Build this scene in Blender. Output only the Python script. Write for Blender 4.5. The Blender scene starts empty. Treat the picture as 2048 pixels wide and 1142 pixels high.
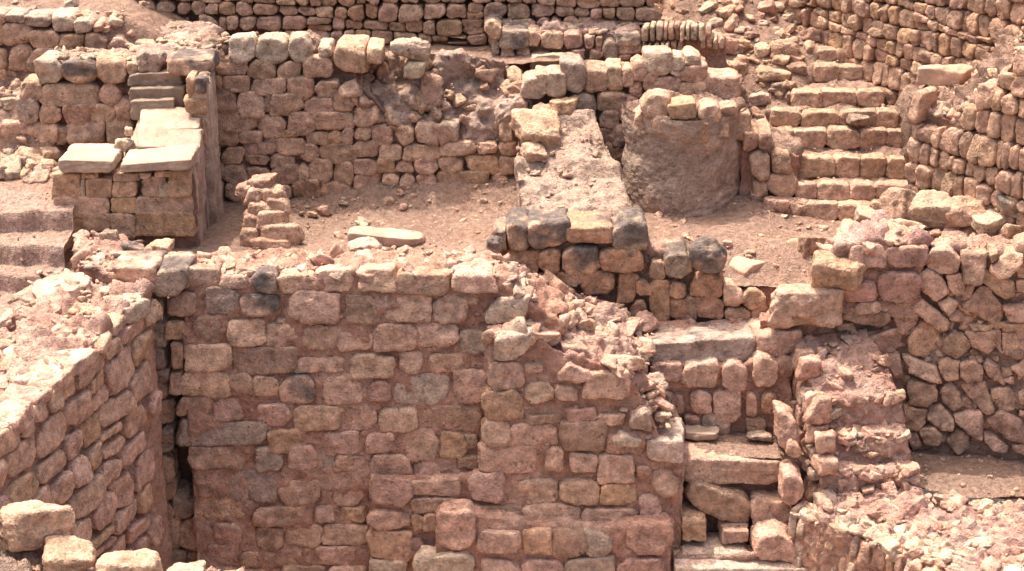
import bpy, math, random
import numpy as np
PI = math.pi
rnd = random.Random(7)
SC = bpy.context.scene
COL = SC.collection
# ------------------------------------------------------------------ camera model (photo pixels 2048 x 1142)
CX, CY, FPX = 1024.0, 571.0, 3500.0
CAM = np.array([0.0, 0.0, 5.2])
PITCH = math.radians(22.0)
FW = np.array([0, math.cos(PITCH), -math.sin(PITCH)])
UP = np.array([0, math.sin(PITCH), math.cos(PITCH)])
RT = np.array([1.0, 0, 0])

def ray(px, py):
    return FW + RT * ((px - CX) / FPX) + UP * ((CY - py) / FPX)

def at(px, py, Y):                       # the point seen at a pixel, at plan distance Y
    d = ray(px, py)
    return CAM + d * (Y / d[1])

def atz(px, py, z):                      # the point seen at a pixel, at height z
    d = ray(px, py)
    return CAM + d * ((z - CAM[2]) / d[2])

def proj(P):
    q = np.asarray(P) - CAM
    dep = q @ FW
    return CX + FPX * (q @ RT) / dep, CY - FPX * (q @ UP) / dep

def inpoly(x, y, poly):
    c = False
    j = len(poly) - 1
    for i in range(len(poly)):
        xi, yi = poly[i]; xj, yj = poly[j]
        if (yi > y) != (yj > y) and x < (xj - xi) * (y - yi) / (yj - yi) + xi:
            c = not c
        j = i
    return c

# ------------------------------------------------------------------ noise
def _hash(ix, iy, iz):
    h = (ix * 374761393 + iy * 668265263 + iz * 2147483647) & 0xFFFFFFFF
    h = ((h ^ (h >> 13)) * 1274126177) & 0xFFFFFFFF
    h = ((h ^ (h >> 16)) * 2246822519) & 0xFFFFFFFF
    return ((h ^ (h >> 15)) & 0xFFFF) / 32767.5 - 1.0

def vnoise(P):
    I = np.floor(P).astype(np.int64)
    f = P - I
    f = f * f * f * (f * (f * 6 - 15) + 10)
    x, y, z = I[:, 0], I[:, 1], I[:, 2]
    fx, fy, fz = f[:, 0], f[:, 1], f[:, 2]
    def L(a, b, t): return a + (b - a) * t
    c = [_hash(x + i, y + j, z + k) for k in (0, 1) for j in (0, 1) for i in (0, 1)]
    return L(L(L(c[0], c[1], fx), L(c[2], c[3], fx), fy), L(L(c[4], c[5], fx), L(c[6], c[7], fx), fy), fz)

def fbm(P, octv=3, gain=0.5):
    s, a, n = 0.0, 1.0, 0.0
    Q = np.array(P, dtype=float)
    for _ in range(octv):
        s = s + a * vnoise(Q); n += a; a *= gain
        Q = Q * 2.07 + 17.3
    return s / n

# ------------------------------------------------------------------ colours (albedo)
TAN = (.47, .308, .226); PINK = (.465, .294, .224); OCH = (.44, .278, .186); GREY = (.345, .252, .20)
PALE = (.46, .345, .268); DARK = (.17, .130, .110); RED = (.40, .240, .186); BRN = (.36, .232, .170)
MOR = (.435, .228, .160); MOR2 = (.49, .295, .212); EARTH = (.35, .226, .165); EARTH2 = (.295, .187, .136); PLAS = (.37, .258, .195)
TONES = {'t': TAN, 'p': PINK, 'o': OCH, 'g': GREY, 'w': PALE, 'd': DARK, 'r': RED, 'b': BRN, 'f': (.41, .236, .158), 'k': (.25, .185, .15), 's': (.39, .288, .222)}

def tone(w='tttttppppob'):
    c = np.array(TONES[rnd.choice(w)])
    c = c * (np.array([1.18, 1.135, 1.08]) if WARM[0] else np.array([1.10, 1.078, 1.0]))
    return c * rnd.uniform(.90, 1.12) * np.array([1, rnd.uniform(.98, 1.02), rnd.uniform(.96, 1.04)])

# ------------------------------------------------------------------ mesh builder
WARM = [True]                            # warm pinkish stones near the mortared walls, sandier ones behind
_TPL = {}
def template(n):
    if n in _TPL: return _TPL[n]
    idx, V, F = {}, [], []
    def vid(p):
        if p not in idx:
            idx[p] = len(V); V.append(p)
        return idx[p]
    for ax in range(3):
        for s in (0, n):
            for i in range(n):
                for j in range(n):
                    q = []
                    for a, b in ((i, j), (i + 1, j), (i + 1, j + 1), (i, j + 1)):
                        p = [0, 0, 0]; p[ax] = s; p[(ax + 1) % 3] = a; p[(ax + 2) % 3] = b
                        q.append(vid(tuple(p)))
                    F.append(q if s == n else q[::-1])
    _TPL[n] = (np.array(V, float) / n * 2 - 1, np.array(F))
    return _TPL[n]

class MB:
    def __init__(s):
        s.V, s.F, s.C, s.n = [], [], [], 0
        s.fin = []                       # deferred noise of the stones
    def raw(s, V, F, C):
        s.V.append(V); s.F.append(np.asarray(F) + s.n); s.C.append(C); s.n += len(V)
    def stone(s, o, E, planes, ext, n, p, col, amp=.06, scorch=0.0, fine=.006, pit=.012):
        amp *= 1.5; fine *= 1.7; n += 2 if n > 5 else 0
        T, F = template(n)
        ext = np.array(ext, float)
        D = T * ext
        D /= np.linalg.norm(D, axis=1)[:, None]
        PL = np.array(planes, float)
        g = np.maximum(D @ PL[:, :3].T, 0) / PL[:, 3]
        m = g.max(axis=1)
        r = 1.0 / (m * ((g / m[:, None]) ** p).sum(axis=1) ** (1.0 / p))
        L = D * r[:, None]
        W = np.asarray(o) + L @ np.array(E)
        size = float(np.sort(ext)[1]) * 2
        Rw = D @ np.array(E)
        off = np.array([rnd.uniform(0, 90) for _ in range(3)])
        s.fin.append((s.n, len(W), Rw, off, size, amp, fine, pit, scorch))
        s.raw(W, F, np.tile(np.asarray(col, float), (len(W), 1)))
    def build(s, name, mat, parent=None):
        V = np.concatenate(s.V); C = np.concatenate(s.C)
        if s.fin:
            idx = np.concatenate([np.arange(a, a + k) for a, k, *_ in s.fin])
            R = np.concatenate([f[2] for f in s.fin])
            off = np.concatenate([np.tile(f[3], (f[1], 1)) for f in s.fin])
            def rep(i): return np.concatenate([np.full(f[1], f[i], float) for f in s.fin])
            size, amp, fine, pit, sco = rep(4), rep(5), rep(6), rep(7), rep(8)
            P = V[idx]
            a = fbm(P * (1.9 / size)[:, None] + off, 4, .55) * 1.25
            a = a - .5 * np.abs(vnoise(P * (3.1 / size)[:, None] + off * 3)) + .2
            b = fbm(P * 24 + off, 3, .6)
            c = np.maximum(0, vnoise(P * 26 + off * 2) - .35)
            V[idx] = P + R * (a * amp * size + b * fine - c * pit * np.minimum(1, size / .12))[:, None]
            k = C[idx] * (1 + .16 * a + .12 * fbm(P * 9 + off, 2))[:, None]
            m = np.clip((fbm(P * 6 + off, 3) * 1.1 + sco * 2.4 - 1.15 + R[:, 2] * .42 * np.minimum(1, sco * 3)) * 2.6, 0, 1)[:, None]
            C[idx] = k * (1 - m) + np.array(DARK) * (1 + .3 * b)[:, None] * m
        return mesh_obj(name, V, np.concatenate(s.F), C, mat, parent)

def mesh_obj(name, V, F, C, mat, parent=None):
    me = bpy.data.meshes.new(name)
    me.vertices.add(len(V)); me.vertices.foreach_set('co', V.astype(np.float32).ravel())
    me.loops.add(F.size); me.loops.foreach_set('vertex_index', F.astype(np.int32).ravel())
    me.polygons.add(len(F))
    me.polygons.foreach_set('loop_start', np.arange(0, F.size, 4, dtype=np.int32))
    me.polygons.foreach_set('loop_total', np.full(len(F), 4, np.int32))
    me.polygons.foreach_set('use_smooth', np.ones(len(F), bool))
    at_ = me.attributes.new('Col', 'FLOAT_COLOR', 'POINT')
    at_.data.foreach_set('color', np.concatenate([np.clip(C, .01, .9), np.ones((len(C), 1))], axis=1).astype(np.float32).ravel())
    me.update(calc_edges=True); me.validate()
    me.materials.append(mat)
    o = bpy.data.objects.new(name, me); COL.objects.link(o)
    if parent is not None:
        o.parent = parent
        o.matrix_parent_inverse = parent.matrix_basis.inverted()
    return o

def tag(o, label=None, cat=None, group=None, kind=None):
    if label: o['label'] = label
    if cat: o['category'] = cat
    if group: o['group'] = group
    if kind: o['kind'] = kind
    return o

def thing(name, label, cat, loc, group=None):
    rnd.seed(label)
    o = bpy.data.objects.new(name, None); COL.objects.link(o)
    o.location = [float(v) for v in loc]; o.empty_display_size = .2; o['kind'] = 'thing'
    return tag(o, label, cat, group)

# ------------------------------------------------------------------ wall planes
class Plane:
    """vertical (or slightly leaning) face through two plan points; u along it, v up, w out of it towards the viewer"""
    def __init__(s, a, b, lean=0.0):
        a = np.array([a[0], a[1], 0.0]); b = np.array([b[0], b[1], 0.0])
        s.o = a; s.t = (b - a) / np.linalg.norm(b - a); s.L = np.linalg.norm(b - a)
        n0 = np.cross(s.t, [0, 0, 1.0])
        s.up = np.array([0, 0, 1.0]) * math.cos(lean) - n0 * math.sin(lean)
        s.n = np.cross(s.t, s.up)
    def uv(s, px, py):
        d = ray(px, py)
        k = ((s.o - CAM) @ s.n) / (d @ s.n)
        q = CAM + d * k - s.o
        return np.array([q @ s.t, q @ s.up])
    def pt(s, u, v, w=0.0):
        return s.o + s.t * u + s.up * v + s.n * w
    def frame(s): return [s.t, s.up, s.n]

def flat(Y, lean=0.0): return Plane((-20, Y), (20, Y), lean)

def chop(quad, j=.11, c=.40):
    q = [np.array(k, float) for k in quad]
    w = np.linalg.norm(q[1] - q[0]); h = np.linalg.norm(q[3] - q[0])
    m = min(w, h)
    q = [k + np.array([rnd.uniform(-j, j), rnd.uniform(-j, j)]) * m for k in q]
    out = []
    for i in range(len(q)):
        a, b, d = q[i - 1], q[i], q[(i + 1) % len(q)]
        e = rnd.uniform(.02, c) * m
        la, ld = max(np.linalg.norm(a - b), 1e-6), max(np.linalg.norm(d - b), 1e-6)
        out += [b + (a - b) / la * min(e, .42 * la), b + (d - b) / ld * min(e * rnd.uniform(.6, 1.5), .42 * ld)]
    return out

def cell(mb, pl, poly, col, prot=.04, back=.14, gap=.006, p=9, amp=.05, n=None, scorch=0., tilt=.10, w0=0., chips=3, fine=.006):
    P = np.array(poly)
    x0, y0 = P.min(0); x1, y1 = P.max(0)
    c = (P.mean(0) + np.array([(x0 + x1) / 2, (y0 + y1) / 2])) / 2
    planes = []
    K = len(P)
    area = sum(P[i][0] * P[(i + 1) % K][1] - P[(i + 1) % K][0] * P[i][1] for i in range(K))
    sg = 1 if area > 0 else -1
    for i in range(K):
        e = P[(i + 1) % K] - P[i]
        l = np.linalg.norm(e)
        if l < 1e-5: continue
        nn = np.array([e[1], -e[0]]) / l * sg
        d = nn @ (P[i] - c) - gap
        tz = rnd.uniform(-.03, .07)
        planes.append((nn[0], nn[1], tz, max(d, .008)))
    hw = (prot + back) / 2
    tx, ty = rnd.gauss(0, tilt), rnd.gauss(0, tilt)
    planes.append((tx, ty, 1, hw)); planes.append((0, 0, -1, hw))
    ex, ey = (x1 - x0) / 2, (y1 - y0) / 2
    for _ in range(chips):
        a = rnd.uniform(0, 2 * PI)
        v = np.array([math.cos(a) * rnd.uniform(.3, 1), math.sin(a) * rnd.uniform(.3, 1), rnd.uniform(.4, 1.1)])
        v /= np.linalg.norm(v)
        sup = abs(v[0]) * ex + abs(v[1]) * ey + v[2] * hw
        planes.append((*v, sup * rnd.uniform(.76, .95)))
    if n is None:
        px = max(ex, ey) * 2 * 240
        n = 5 if px < 30 else 7 if px < 60 else 9 if px < 110 else 12
    mb.stone(pl.pt(c[0], c[1], w0 + (prot - back) / 2), pl.frame(), planes, (ex, ey, hw), n + 1, p * 2.1, col, amp, scorch, fine)

def rects(mb, pl, txt, words='tttttppppob', **kw):
    """stones traced from the photograph: x0 y0 x1 y1 [tone letter] per entry, in photo pixels, laid on the wall's own plane"""
    for t in txt.split(','):
        a = t.split()
        if not a: continue
        x0, y0, x1, y1 = map(float, a[:4])
        ws = a[4] if len(a) > 4 else words
        k = dict(kw); ch = k.pop('ch', (.11, .38))
        if 'd' in ws: k['scorch'] = .5 if len(ws) > 1 else .85
        gx, gy = min(3.5, (x1 - x0) * .05), min(2.5, (y1 - y0) * .05)
        quad = [pl.uv(x0 - gx, y1 + gy), pl.uv(x1 + gx, y1 + gy), pl.uv(x1 + gx, y0 - gy), pl.uv(x0 - gx, y0 - gy)]
        base = dict(prot=rnd.uniform(.02, .06))
        base.update(k)
        cell(mb, pl, chop(quad, *ch), tone(ws.replace('d', 't')), **base)

def polys(mb, pl, txt, words='tttpob', **kw):
    for t in txt.split('/'):
        a = list(map(float, t.split()))
        if not a: continue
        P = [pl.uv(a[i], a[i + 1]) for i in range(0, len(a), 2)]
        cell(mb, pl, P, tone(words), **{**dict(prot=rnd.uniform(.02, .08)), **kw})

def courses(mb, pl, u0, u1, v0, v1, hh=(.13, .19), ww=(.14, .3), mask=None, words='tttttppppob', wob=.02, shift=None, p=9, prot=(.01, .06), gap=.004, slope=0.0, **kw):
    """dry-stone courses on a plane; mask(px, py) keeps a stone if its middle shows inside the wall's outline"""
    v = v0
    ph = rnd.uniform(0, 9)
    def wv(u, k): return wob * math.sin(u * 2.1 + k * 1.7 + ph) + wob * .6 * math.sin(u * 5.3 + k * 2.9) + slope * (u - u0)
    k = 0
    while v < v1:
        h = rnd.uniform(*hh)
        u = u0 - rnd.uniform(0, ww[0])
        while u < u1:
            w = rnd.uniform(*ww)
            if rnd.random() < .12: w *= .55
            cu, cv = u + w / 2, v + h / 2 + wv(u, k)
            px, py = proj(pl.pt(cu, cv))
            if -260 < px < 2330 and -330 < py < 1420 and (mask is None or mask(px, py)):
                a, b, c, d = wv(u, k), wv(u + w, k), wv(u + w, k + 1), wv(u, k + 1)
                def put(q0, q1, t0, t1):
                    cell(mb, pl, chop([(q0, t0 + a), (q1, t0 + b), (q1, t1 + c), (q0, t1 + d)], .07, .38), tone(words), prot=rnd.uniform(*prot), gap=gap, p=p, **kw)
                if w > 1.1 * h and rnd.random() < .10:
                    f = rnd.uniform(.4, .6); put(u, u + w, v, v + h * f); put(u, u + w, v + h * f, v + h)
                else:
                    put(u, u + w, v, v + h)
            u += w
        v += h; k += 1

# ------------------------------------------------------------------ swept wall bodies and ground sheets
def grid_faces(m, n, close=False):
    i, j = np.meshgrid(np.arange(m - 1), np.arange(n - 1), indexing='ij')
    a = (i * n + j).ravel()
    return np.stack([a, a + n, a + n + 1, a + 1], axis=1)

def grid_normals(P):
    du = np.gradient(P, axis=0); dv = np.gradient(P, axis=1)
    N = np.cross(du, dv)
    return N / np.maximum(np.linalg.norm(N, axis=2), 1e-9)[..., None]

def sweep(mb, secs, res=.025, amp=.018, atop=.03, col=(MOR, MOR2), coltop=None, freq=7.0, seed=0.0, soft=2):
    """a wall body: cross sections [front foot, front crest, back crest, back foot], swept, roughened and closed at both ends"""
    S = np.array(secs, float)
    seg = np.linalg.norm(S[1:, 1] - S[:-1, 1], axis=1)
    cs = np.concatenate([[0], np.cumsum(seg)])
    nu = max(4, int(cs[-1] / res))
    uu = np.linspace(0, cs[-1], nu)
    R = np.stack([[np.interp(uu, cs, S[:, k, d]) for d in range(3)] for k in range(4)])   # 4,3,nu
    R = R.transpose(2, 0, 1)
    cnt = [max(3, int(np.linalg.norm(S[:, k + 1] - S[:, k], axis=1).max() / (res if k < 2 else res * 3))) for k in range(3)]
    cols, wt = [], []
    for k in range(3):
        t = np.linspace(0, 1, cnt[k], endpoint=(k == 2))
        cols.append(R[:, k][:, None] * (1 - t)[None, :, None] + R[:, k + 1][:, None] * t[None, :, None])
        wt.append(np.full(cnt[k], 1.0 if k == 1 else 0.0))
    P = np.concatenate(cols, axis=1); wt = np.concatenate(wt)
    ce = (P[:, 0] + P[:, -1]) / 2
    capA = [P[0] * (1 - t) + ce[0] * t for t in np.linspace(1, 0, 9)[:-1]]
    capB = [P[-1] * (1 - t) + ce[-1] * t for t in np.linspace(0, 1, 9)[1:]]
    P = np.concatenate([np.array(capA), P, np.array(capB)], axis=0)
    for _ in range(soft):
        P[:, 1:-1] = .25 * P[:, :-2] + .5 * P[:, 1:-1] + .25 * P[:, 2:]
        wt[1:-1] = .25 * wt[:-2] + .5 * wt[1:-1] + .25 * wt[2:]
    N = grid_normals(P)
    if (N[P.shape[0] // 2, cnt[0] + cnt[1] // 2][2]) < 0: N = -N
    m, n = P.shape[:2]
    Q = P.reshape(-1, 3)
    A = (amp + (atop - amp) * wt)[None, :].repeat(m, 0).ravel()
    f = fbm(Q * freq + seed, 4, .55) + .5 * np.abs(fbm(Q * freq * 2.3 + seed + 5, 2)) - .2
    tq = fbm(Q * freq * np.array([.8, 1.1, .8]) + seed + 50, 3, .5) * 5.0        # broken beds: flat little ledges with small cliffs between them
    fr = tq - np.floor(tq)
    tq = (np.floor(tq) + np.clip((fr - .35) / .3, 0, 1)) / 5.0
    wtt = w_top(wt, m)
    f = f * (1 - .55 * wtt) + wtt * (tq * 1.5 + .10 * fbm(Q * 30 + seed, 2))
    V = Q + N.reshape(-1, 3) * (A * 1.6 * f)[:, None]
    ct = coltop or col
    w = wt[None, :].repeat(m, 0).ravel()[:, None]
    g = np.clip(fbm(Q * 5 + seed + 31, 3) * 1.2 + .5, 0, 1)[:, None]
    C = (np.array(col[0]) * (1 - g) + np.array(col[1]) * g) * (1 - w) + (np.array(ct[0]) * (1 - g) + np.array(ct[1]) * g) * w
    F = grid_faces(m, n)
    a, b, c, d = [V[F[:, k]] for k in range(4)]
    fn = np.cross(c - a, d - b).mean(axis=0)
    mid = (8 + (m - 16) // 2) * (n - 1) + cnt[0] + cnt[1] // 2
    if np.cross(c[mid] - a[mid], d[mid] - b[mid])[2] < 0: F = F[:, ::-1]
    mb.raw(V, F, C)

def w_top(wt, m): return wt[None, :].repeat(m, 0).ravel()

def crest(secs, a, b):                   # a point on the crest: a along, b from the front edge to the back edge
    S = np.array(secs, float)
    seg = np.linalg.norm(S[1:, 1] - S[:-1, 1], axis=1); cs = np.concatenate([[0], np.cumsum(seg)])
    u = a * cs[-1]
    f = np.array([np.interp(u, cs, S[:, 1, d]) for d in range(3)])
    g = np.array([np.interp(u, cs, S[:, 2, d]) for d in range(3)])
    return f * (1 - b) + g * b, (g - f)

def rot_frame(rx, ry, rz):
    cx, sx, cy, sy, cz, sz = math.cos(rx), math.sin(rx), math.cos(ry), math.sin(ry), math.cos(rz), math.sin(rz)
    X = np.array([[1, 0, 0], [0, cx, -sx], [0, sx, cx]]); Y = np.array([[cy, 0, sy], [0, 1, 0], [-sy, 0, cy]]); Z = np.array([[cz, -sz, 0], [sz, cz, 0], [0, 0, 1]])
    return (Z @ Y @ X).T

def free_stone(mb, o, ext, rot=(0, 0, 0), col=None, p=10, amp=.06, n=8, scorch=0., chips=5, jit=.16, fine=.006, pit=.012):
    planes = []
    for ax in range(3):
        for s in (-1, 1):
            v = np.array([rnd.gauss(0, jit) for _ in range(3)]); v[ax] = s
            v /= np.linalg.norm(v)
            planes.append((*v, ext[ax] * rnd.uniform(.9, 1.05)))
    for _ in range(chips):
        v = np.array([rnd.gauss(0, 1) for _ in range(3)]); v /= np.linalg.norm(v)
        sup = abs(v[0]) * ext[0] + abs(v[1]) * ext[1] + abs(v[2]) * ext[2]
        planes.append((*v, sup * rnd.uniform(.66, .9)))
    mb.stone(o, rot_frame(*rot), planes, ext, n, p, tone() if col is None else col, amp, scorch, fine, pit)

def strew(mb, secs, num, size=(.02, .07), words='wwtpp', flat_=.45, a=(0, 1), b=(.02, .98), sink=.3, tilt=.45, p=12):
    for _ in range(int(num * .55)):
        q, g = crest(secs, rnd.uniform(*a), rnd.uniform(*b))
        s = size[0] * .7 + (size[1] * .75 - size[0] * .7) * rnd.random() ** 2.8
        e = (s * rnd.uniform(.8, 1.5), s * rnd.uniform(.6, 1.1), s * flat_ * rnd.uniform(.6, 1.4))
        slope = math.atan2(g[2], np.hypot(g[0], g[1]))
        free_stone(mb, q + np.array([0, 0, e[2] * (1 - 2 * sink) - s * .22]), e, (slope * .8 + rnd.gauss(0, tilt * .8), rnd.gauss(0, tilt * .8), rnd.uniform(0, 6.3)), tone(words), p, .07, 4 if s < .05 else 6, chips=4, jit=.3, fine=.004)

def sheet(name, x0, x1, y0, y1, res, zf, amp=.02, freq=3.0, col=(EARTH, EARTH2), mat=None, keep=None, oct_=4, rough=.006):
    nx, ny = int((x1 - x0) / res) + 2, int((y1 - y0) / res) + 2
    X, Y = np.meshgrid(np.linspace(x0, x1, nx), np.linspace(y0, y1, ny), indexing='ij')
    Z = zf(X, Y)
    P = np.stack([X, Y, Z], axis=2).reshape(-1, 3)
    P[:, 2] += amp * fbm(P * freq, oct_) + rough * fbm(P * 24, 2)
    g = np.clip(fbm(P * 2.2 + 9, 4) * 1.1 + .5, 0, 1)[:, None]
    C = np.array(col[0]) * g + np.array(col[1]) * (1 - g)
    F = grid_faces(nx, ny)
    if keep is not None:
        c = P[F].mean(axis=1)
        F = F[keep(c[:, 0], c[:, 1])]
    o = mesh_obj(name, P, F, C, mat or M_EARTH)
    return tag(o, kind='structure')

# ------------------------------------------------------------------ materials
def material(name, bump=.9, fine=55., coarse=13., var=.42, rough=.93, speck=.3, dust=(1.05, .90, .84, 1)):
    m = bpy.data.materials.new(name); m.use_nodes = True
    nt = m.node_tree; N = nt.nodes; L = nt.links
    bs = N['Principled BSDF']
    bs.inputs['Roughness'].default_value = rough
    bs.inputs['Specular IOR Level'].default_value = .18
    tc = N.new('ShaderNodeTexCoord')
    at_ = N.new('ShaderNodeAttribute'); at_.attribute_name = 'Col'
    def noise(sc, det=5, ro=.6):
        n = N.new('ShaderNodeTexNoise'); n.inputs['Scale'].default_value = sc; n.inputs['Detail'].default_value = det; n.inputs['Roughness'].default_value = ro
        L.new(tc.outputs['Object'], n.inputs['Vector']); return n
    def mapr(src, a, b, c, d):
        r = N.new('ShaderNodeMapRange'); r.inputs[1].default_value = a; r.inputs[2].default_value = b; r.inputs[3].default_value = c; r.inputs[4].default_value = d
        L.new(src, r.inputs[0]); return r.outputs[0]
    def math_(op, a, b):
        k = N.new('ShaderNodeMath'); k.operation = op
        for i, v in enumerate((a, b)):
            if isinstance(v, (int, float)): k.inputs[i].default_value = v
            else: L.new(v, k.inputs[i])
        return k.outputs[0]
    n1, n2, n3 = noise(coarse), noise(fine, 4, .65), noise(3.1, 3)
    v1 = mapr(n1.outputs['Fac'], .3, .7, 1 - var, 1 + var * .75)
    v2 = mapr(n2.outputs['Fac'], .3, .7, 1 - var * .6, 1 + var * .5)
    vv = math_('MULTIPLY', v1, v2)
    mx = N.new('ShaderNodeMix'); mx.data_type = 'RGBA'; mx.blend_type = 'MULTIPLY'; mx.inputs[0].default_value = 1
    L.new(at_.outputs['Color'], mx.inputs[6]); L.new(vv, mx.inputs[7])
    # patches of pinkish dust and clay on the stone
    du = N.new('ShaderNodeMix'); du.data_type = 'RGBA'
    L.new(mapr(n3.outputs['Fac'], .42, .75, 0, .5), du.inputs[0]); L.new(mx.outputs[2], du.inputs[6])
    hs = N.new('ShaderNodeMix'); hs.data_type = 'RGBA'; hs.blend_type = 'MULTIPLY'; hs.inputs[0].default_value = 1
    L.new(mx.outputs[2], hs.inputs[6]); hs.inputs[7].default_value = dust
    L.new(hs.outputs[2], du.inputs[7])
    n4, n5 = noise(21, 3, .5), noise(7, 4, .7)
    pit = math_('MULTIPLY', mapr(n4.outputs['Fac'], .27, .34, .62, 1), mapr(math_('ABSOLUTE', math_('SUBTRACT', n5.outputs['Fac'], .5), 0), 0, .010, .84, 1))
    pk = N.new('ShaderNodeMix'); pk.data_type = 'RGBA'; pk.blend_type = 'MULTIPLY'; pk.inputs[0].default_value = 1
    L.new(du.outputs[2], pk.inputs[6]); L.new(pit, pk.inputs[7])
    L.new(pk.outputs[2], bs.inputs['Base Color'])
    vo = N.new('ShaderNodeTexVoronoi'); vo.inputs['Scale'].default_value = fine * .55
    L.new(tc.outputs['Object'], vo.inputs['Vector'])
    h = math_('ADD', math_('ADD', math_('MULTIPLY', n1.outputs['Fac'], 1.0), math_('MULTIPLY', pit, .8)), math_('ADD', math_('MULTIPLY', n2.outputs['Fac'], .45), math_('MULTIPLY', mapr(vo.outputs['Distance'], 0, .35, 0, 1), speck)))
    bp = N.new('ShaderNodeBump'); bp.inputs['Strength'].default_value = bump; bp.inputs['Distance'].default_value = .03
    L.new(h, bp.inputs['Height']); L.new(bp.outputs['Normal'], bs.inputs['Normal'])
    return m

M_STONE = material('weathered_limestone')
M_FIELD = material('sandy_fieldstone', dust=(1.06, .95, .86, 1))
M_MORTAR = material('red_clay_mortar', bump=1.0, fine=70, coarse=18, var=.28)
M_EARTH = material('dusty_earth', bump=1.0, fine=95, coarse=20, var=.34, speck=.5)
M_PLASTER = material('old_mud_plaster', bump=.8, fine=60, coarse=9, var=.34, speck=.3)
M_SLAB = material('cut_slab_stone', bump=.45, fine=70, coarse=10, var=.2, speck=.12)
# ------------------------------------------------------------------ helpers for things
def secs_on(pl, tops, thick, zb, dz=0.0, w=0.0):
    out = []
    for t in tops:
        u, v = pl.uv(t[0], t[1])
        th = t[2] if len(t) > 2 else thick
        FT = pl.pt(u, v, w); FB = pl.pt(u, zb / max(pl.up[2], .2), w)
        nb = -np.array([pl.n[0], pl.n[1], 0]); nb /= np.linalg.norm(nb)
        BT = FT + nb * th; BT[2] += t[3] if len(t) > 3 else dz
        BB = BT.copy(); BB[2] = zb
        out.append([FB, FT, BT, BB])
    return out

def drop(P, z):
    q = np.array(P, float); q[2] = z
    return q

def pair_secs(rows, zl, zr):             # rows of (front or left crest point, back or right crest point)
    return [[drop(a, zl), np.array(a), np.array(b), drop(b, zr)] for a, b in rows]

def wall_thing(name, label, pl, pxy, cat='wall', group=None):
    u, v = pl.uv(*pxy)
    return thing(name, label, cat, pl.pt(u, v), group)

def rock(name, label, box, Y, col='t', deep=.8, p=9, rot=(0, 0, 0), scorch=0., cat='stone', group=None, n=12, amp=.07, chips=6, jit=.16, mat=None, gz=None):
    """a loose stone: its outline box in the photo, its plan distance, how deep it is next to its width"""
    rnd.seed(label)
    x0, y0, x1, y1 = box
    if gz is not None:                   # slide back along the line of sight until the foot of the stone meets the ground
        for Yk in np.arange(Y - .6, Y + 3.0, .01):
            q = at((x0 + x1) / 2, y1 - (y1 - y0) * .12, Yk); zk = float(gz(q[0:1], q[1:2])[0])
            if gz is z_hill: zk += .13 * float(fbm(np.array([[q[0], q[1], zk]]) * 2.2, 4)[0])
            if q[2] <= zk: break
        Y = Yk + (x1 - x0) / 2 / FPX * 15 * deep * .5
    c = at((x0 + x1) / 2, (y0 + y1) / 2, Y)
    dep = (c - CAM) @ FW
    hx = (x1 - x0) / 2 / FPX * dep; hh = (y1 - y0) / 2 / FPX * dep
    hy = hx * deep
    hz = max((hh - hy * .33) / .93, hh * .45)
    m = MB()
    free_stone(m, c - np.array(c), (hx * 1.06, hy, hz * 1.06), rot, tone(col), p, amp, n, scorch, chips, jit)
    o = m.build(name, mat or M_STONE)
    o.location = [float(v) for v in c]
    return tag(o, label, cat, group)

# ------------------------------------------------------------------ the setting: ground sheets
def smooth(a, b, x):
    t = np.clip((x - a) / (b - a), 0, 1)
    return t * t * (3 - 2 * t)
sheet('ground', -40, 40, 2, 60, .5, lambda X, Y: -3.0 + 0 * X, amp=.05, col=((.52, .40, .31), (.46, .34, .26)))
sheet('pit_ground', -3.4, 3.0, 9.0, 12.9, .04, lambda X, Y: -2.9 + 0 * X, amp=.05, col=((.48, .35, .27), (.42, .29, .22)))
def z_court(X, Y):
    z = .03 * np.sin(X * 1.3) + 0 * X
    z = z + .22 * smooth(14.55, 15.0, Y) * smooth(-2.3, -1.0, X) * (1 - smooth(.0, .3, X))          # earth washed up against the back wall
    z = z - .22 * smooth(1.2, 1.8, X) * (1 - smooth(13.35, 13.85, Y))
    z = z + .13 * np.exp(-((X - 2.1) / .35) ** 2 - ((Y - 14.8) / .5) ** 2)
    return z
sheet('courtyard_ground', -3.7, 4.6, 12.9, 15.15, .02, z_court, amp=.035, keep=lambda x, y: (y > np.where(x < -.05, 12.9, 13.34)) & ~((x > 3.45) & (y < 13.0)), freq=2.4)
sheet('hollow_ground', 2.2, 6.5, 11.0, 13.6, .025, lambda X, Y: -1.52 + .03 * (13 - Y) + 0 * X, amp=.03, keep=lambda x, y: (y > 12.75 - .62 * (x - 2.5)) & (y > 12.12))
def z_steps(X, Y):
    z = .44 + .06 * (Y - 14)
    for yk, hk in ((13.50, .17), (13.17, .17), (12.90, .15), (12.4, .15), (11.7, .12)):
        yk = yk + .04 * np.sin(X * 3 + yk * 5) + .02 * np.sin(X * 8 + yk) + .012 * np.sin(X * 23 + yk * 3)
        z = z - hk * (1 - smooth(yk - .012, yk + .012, Y))
    return z + .10 * np.maximum(0, .33 - z) + .45 * smooth(14.45, 14.75, Y) * (1 - smooth(-4.05, -3.9, X))
sheet('earth_steps', -7, -3.6, 9.5, 14.75, .012, z_steps, amp=.04, freq=2.6, col=((.42, .28, .215), (.36, .225, .165)))
sheet('terrace_ground', -7.5, -1.9, 14.72, 18.5, .03, lambda X, Y: .95 + (.6 + .12 * np.maximum(0, Y - 15.3)) * smooth(15.15, 15.35, Y) * (1 - .85 * smooth(-3.6, -2.3, X)), amp=.07, keep=lambda x, y: (y > 15.3) | (x < -2.9))
sheet('ledge_ground', -2.4, .6, 15.34, 16.0, .03, lambda X, Y: 1.17 + 0 * X, amp=.04)

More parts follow.
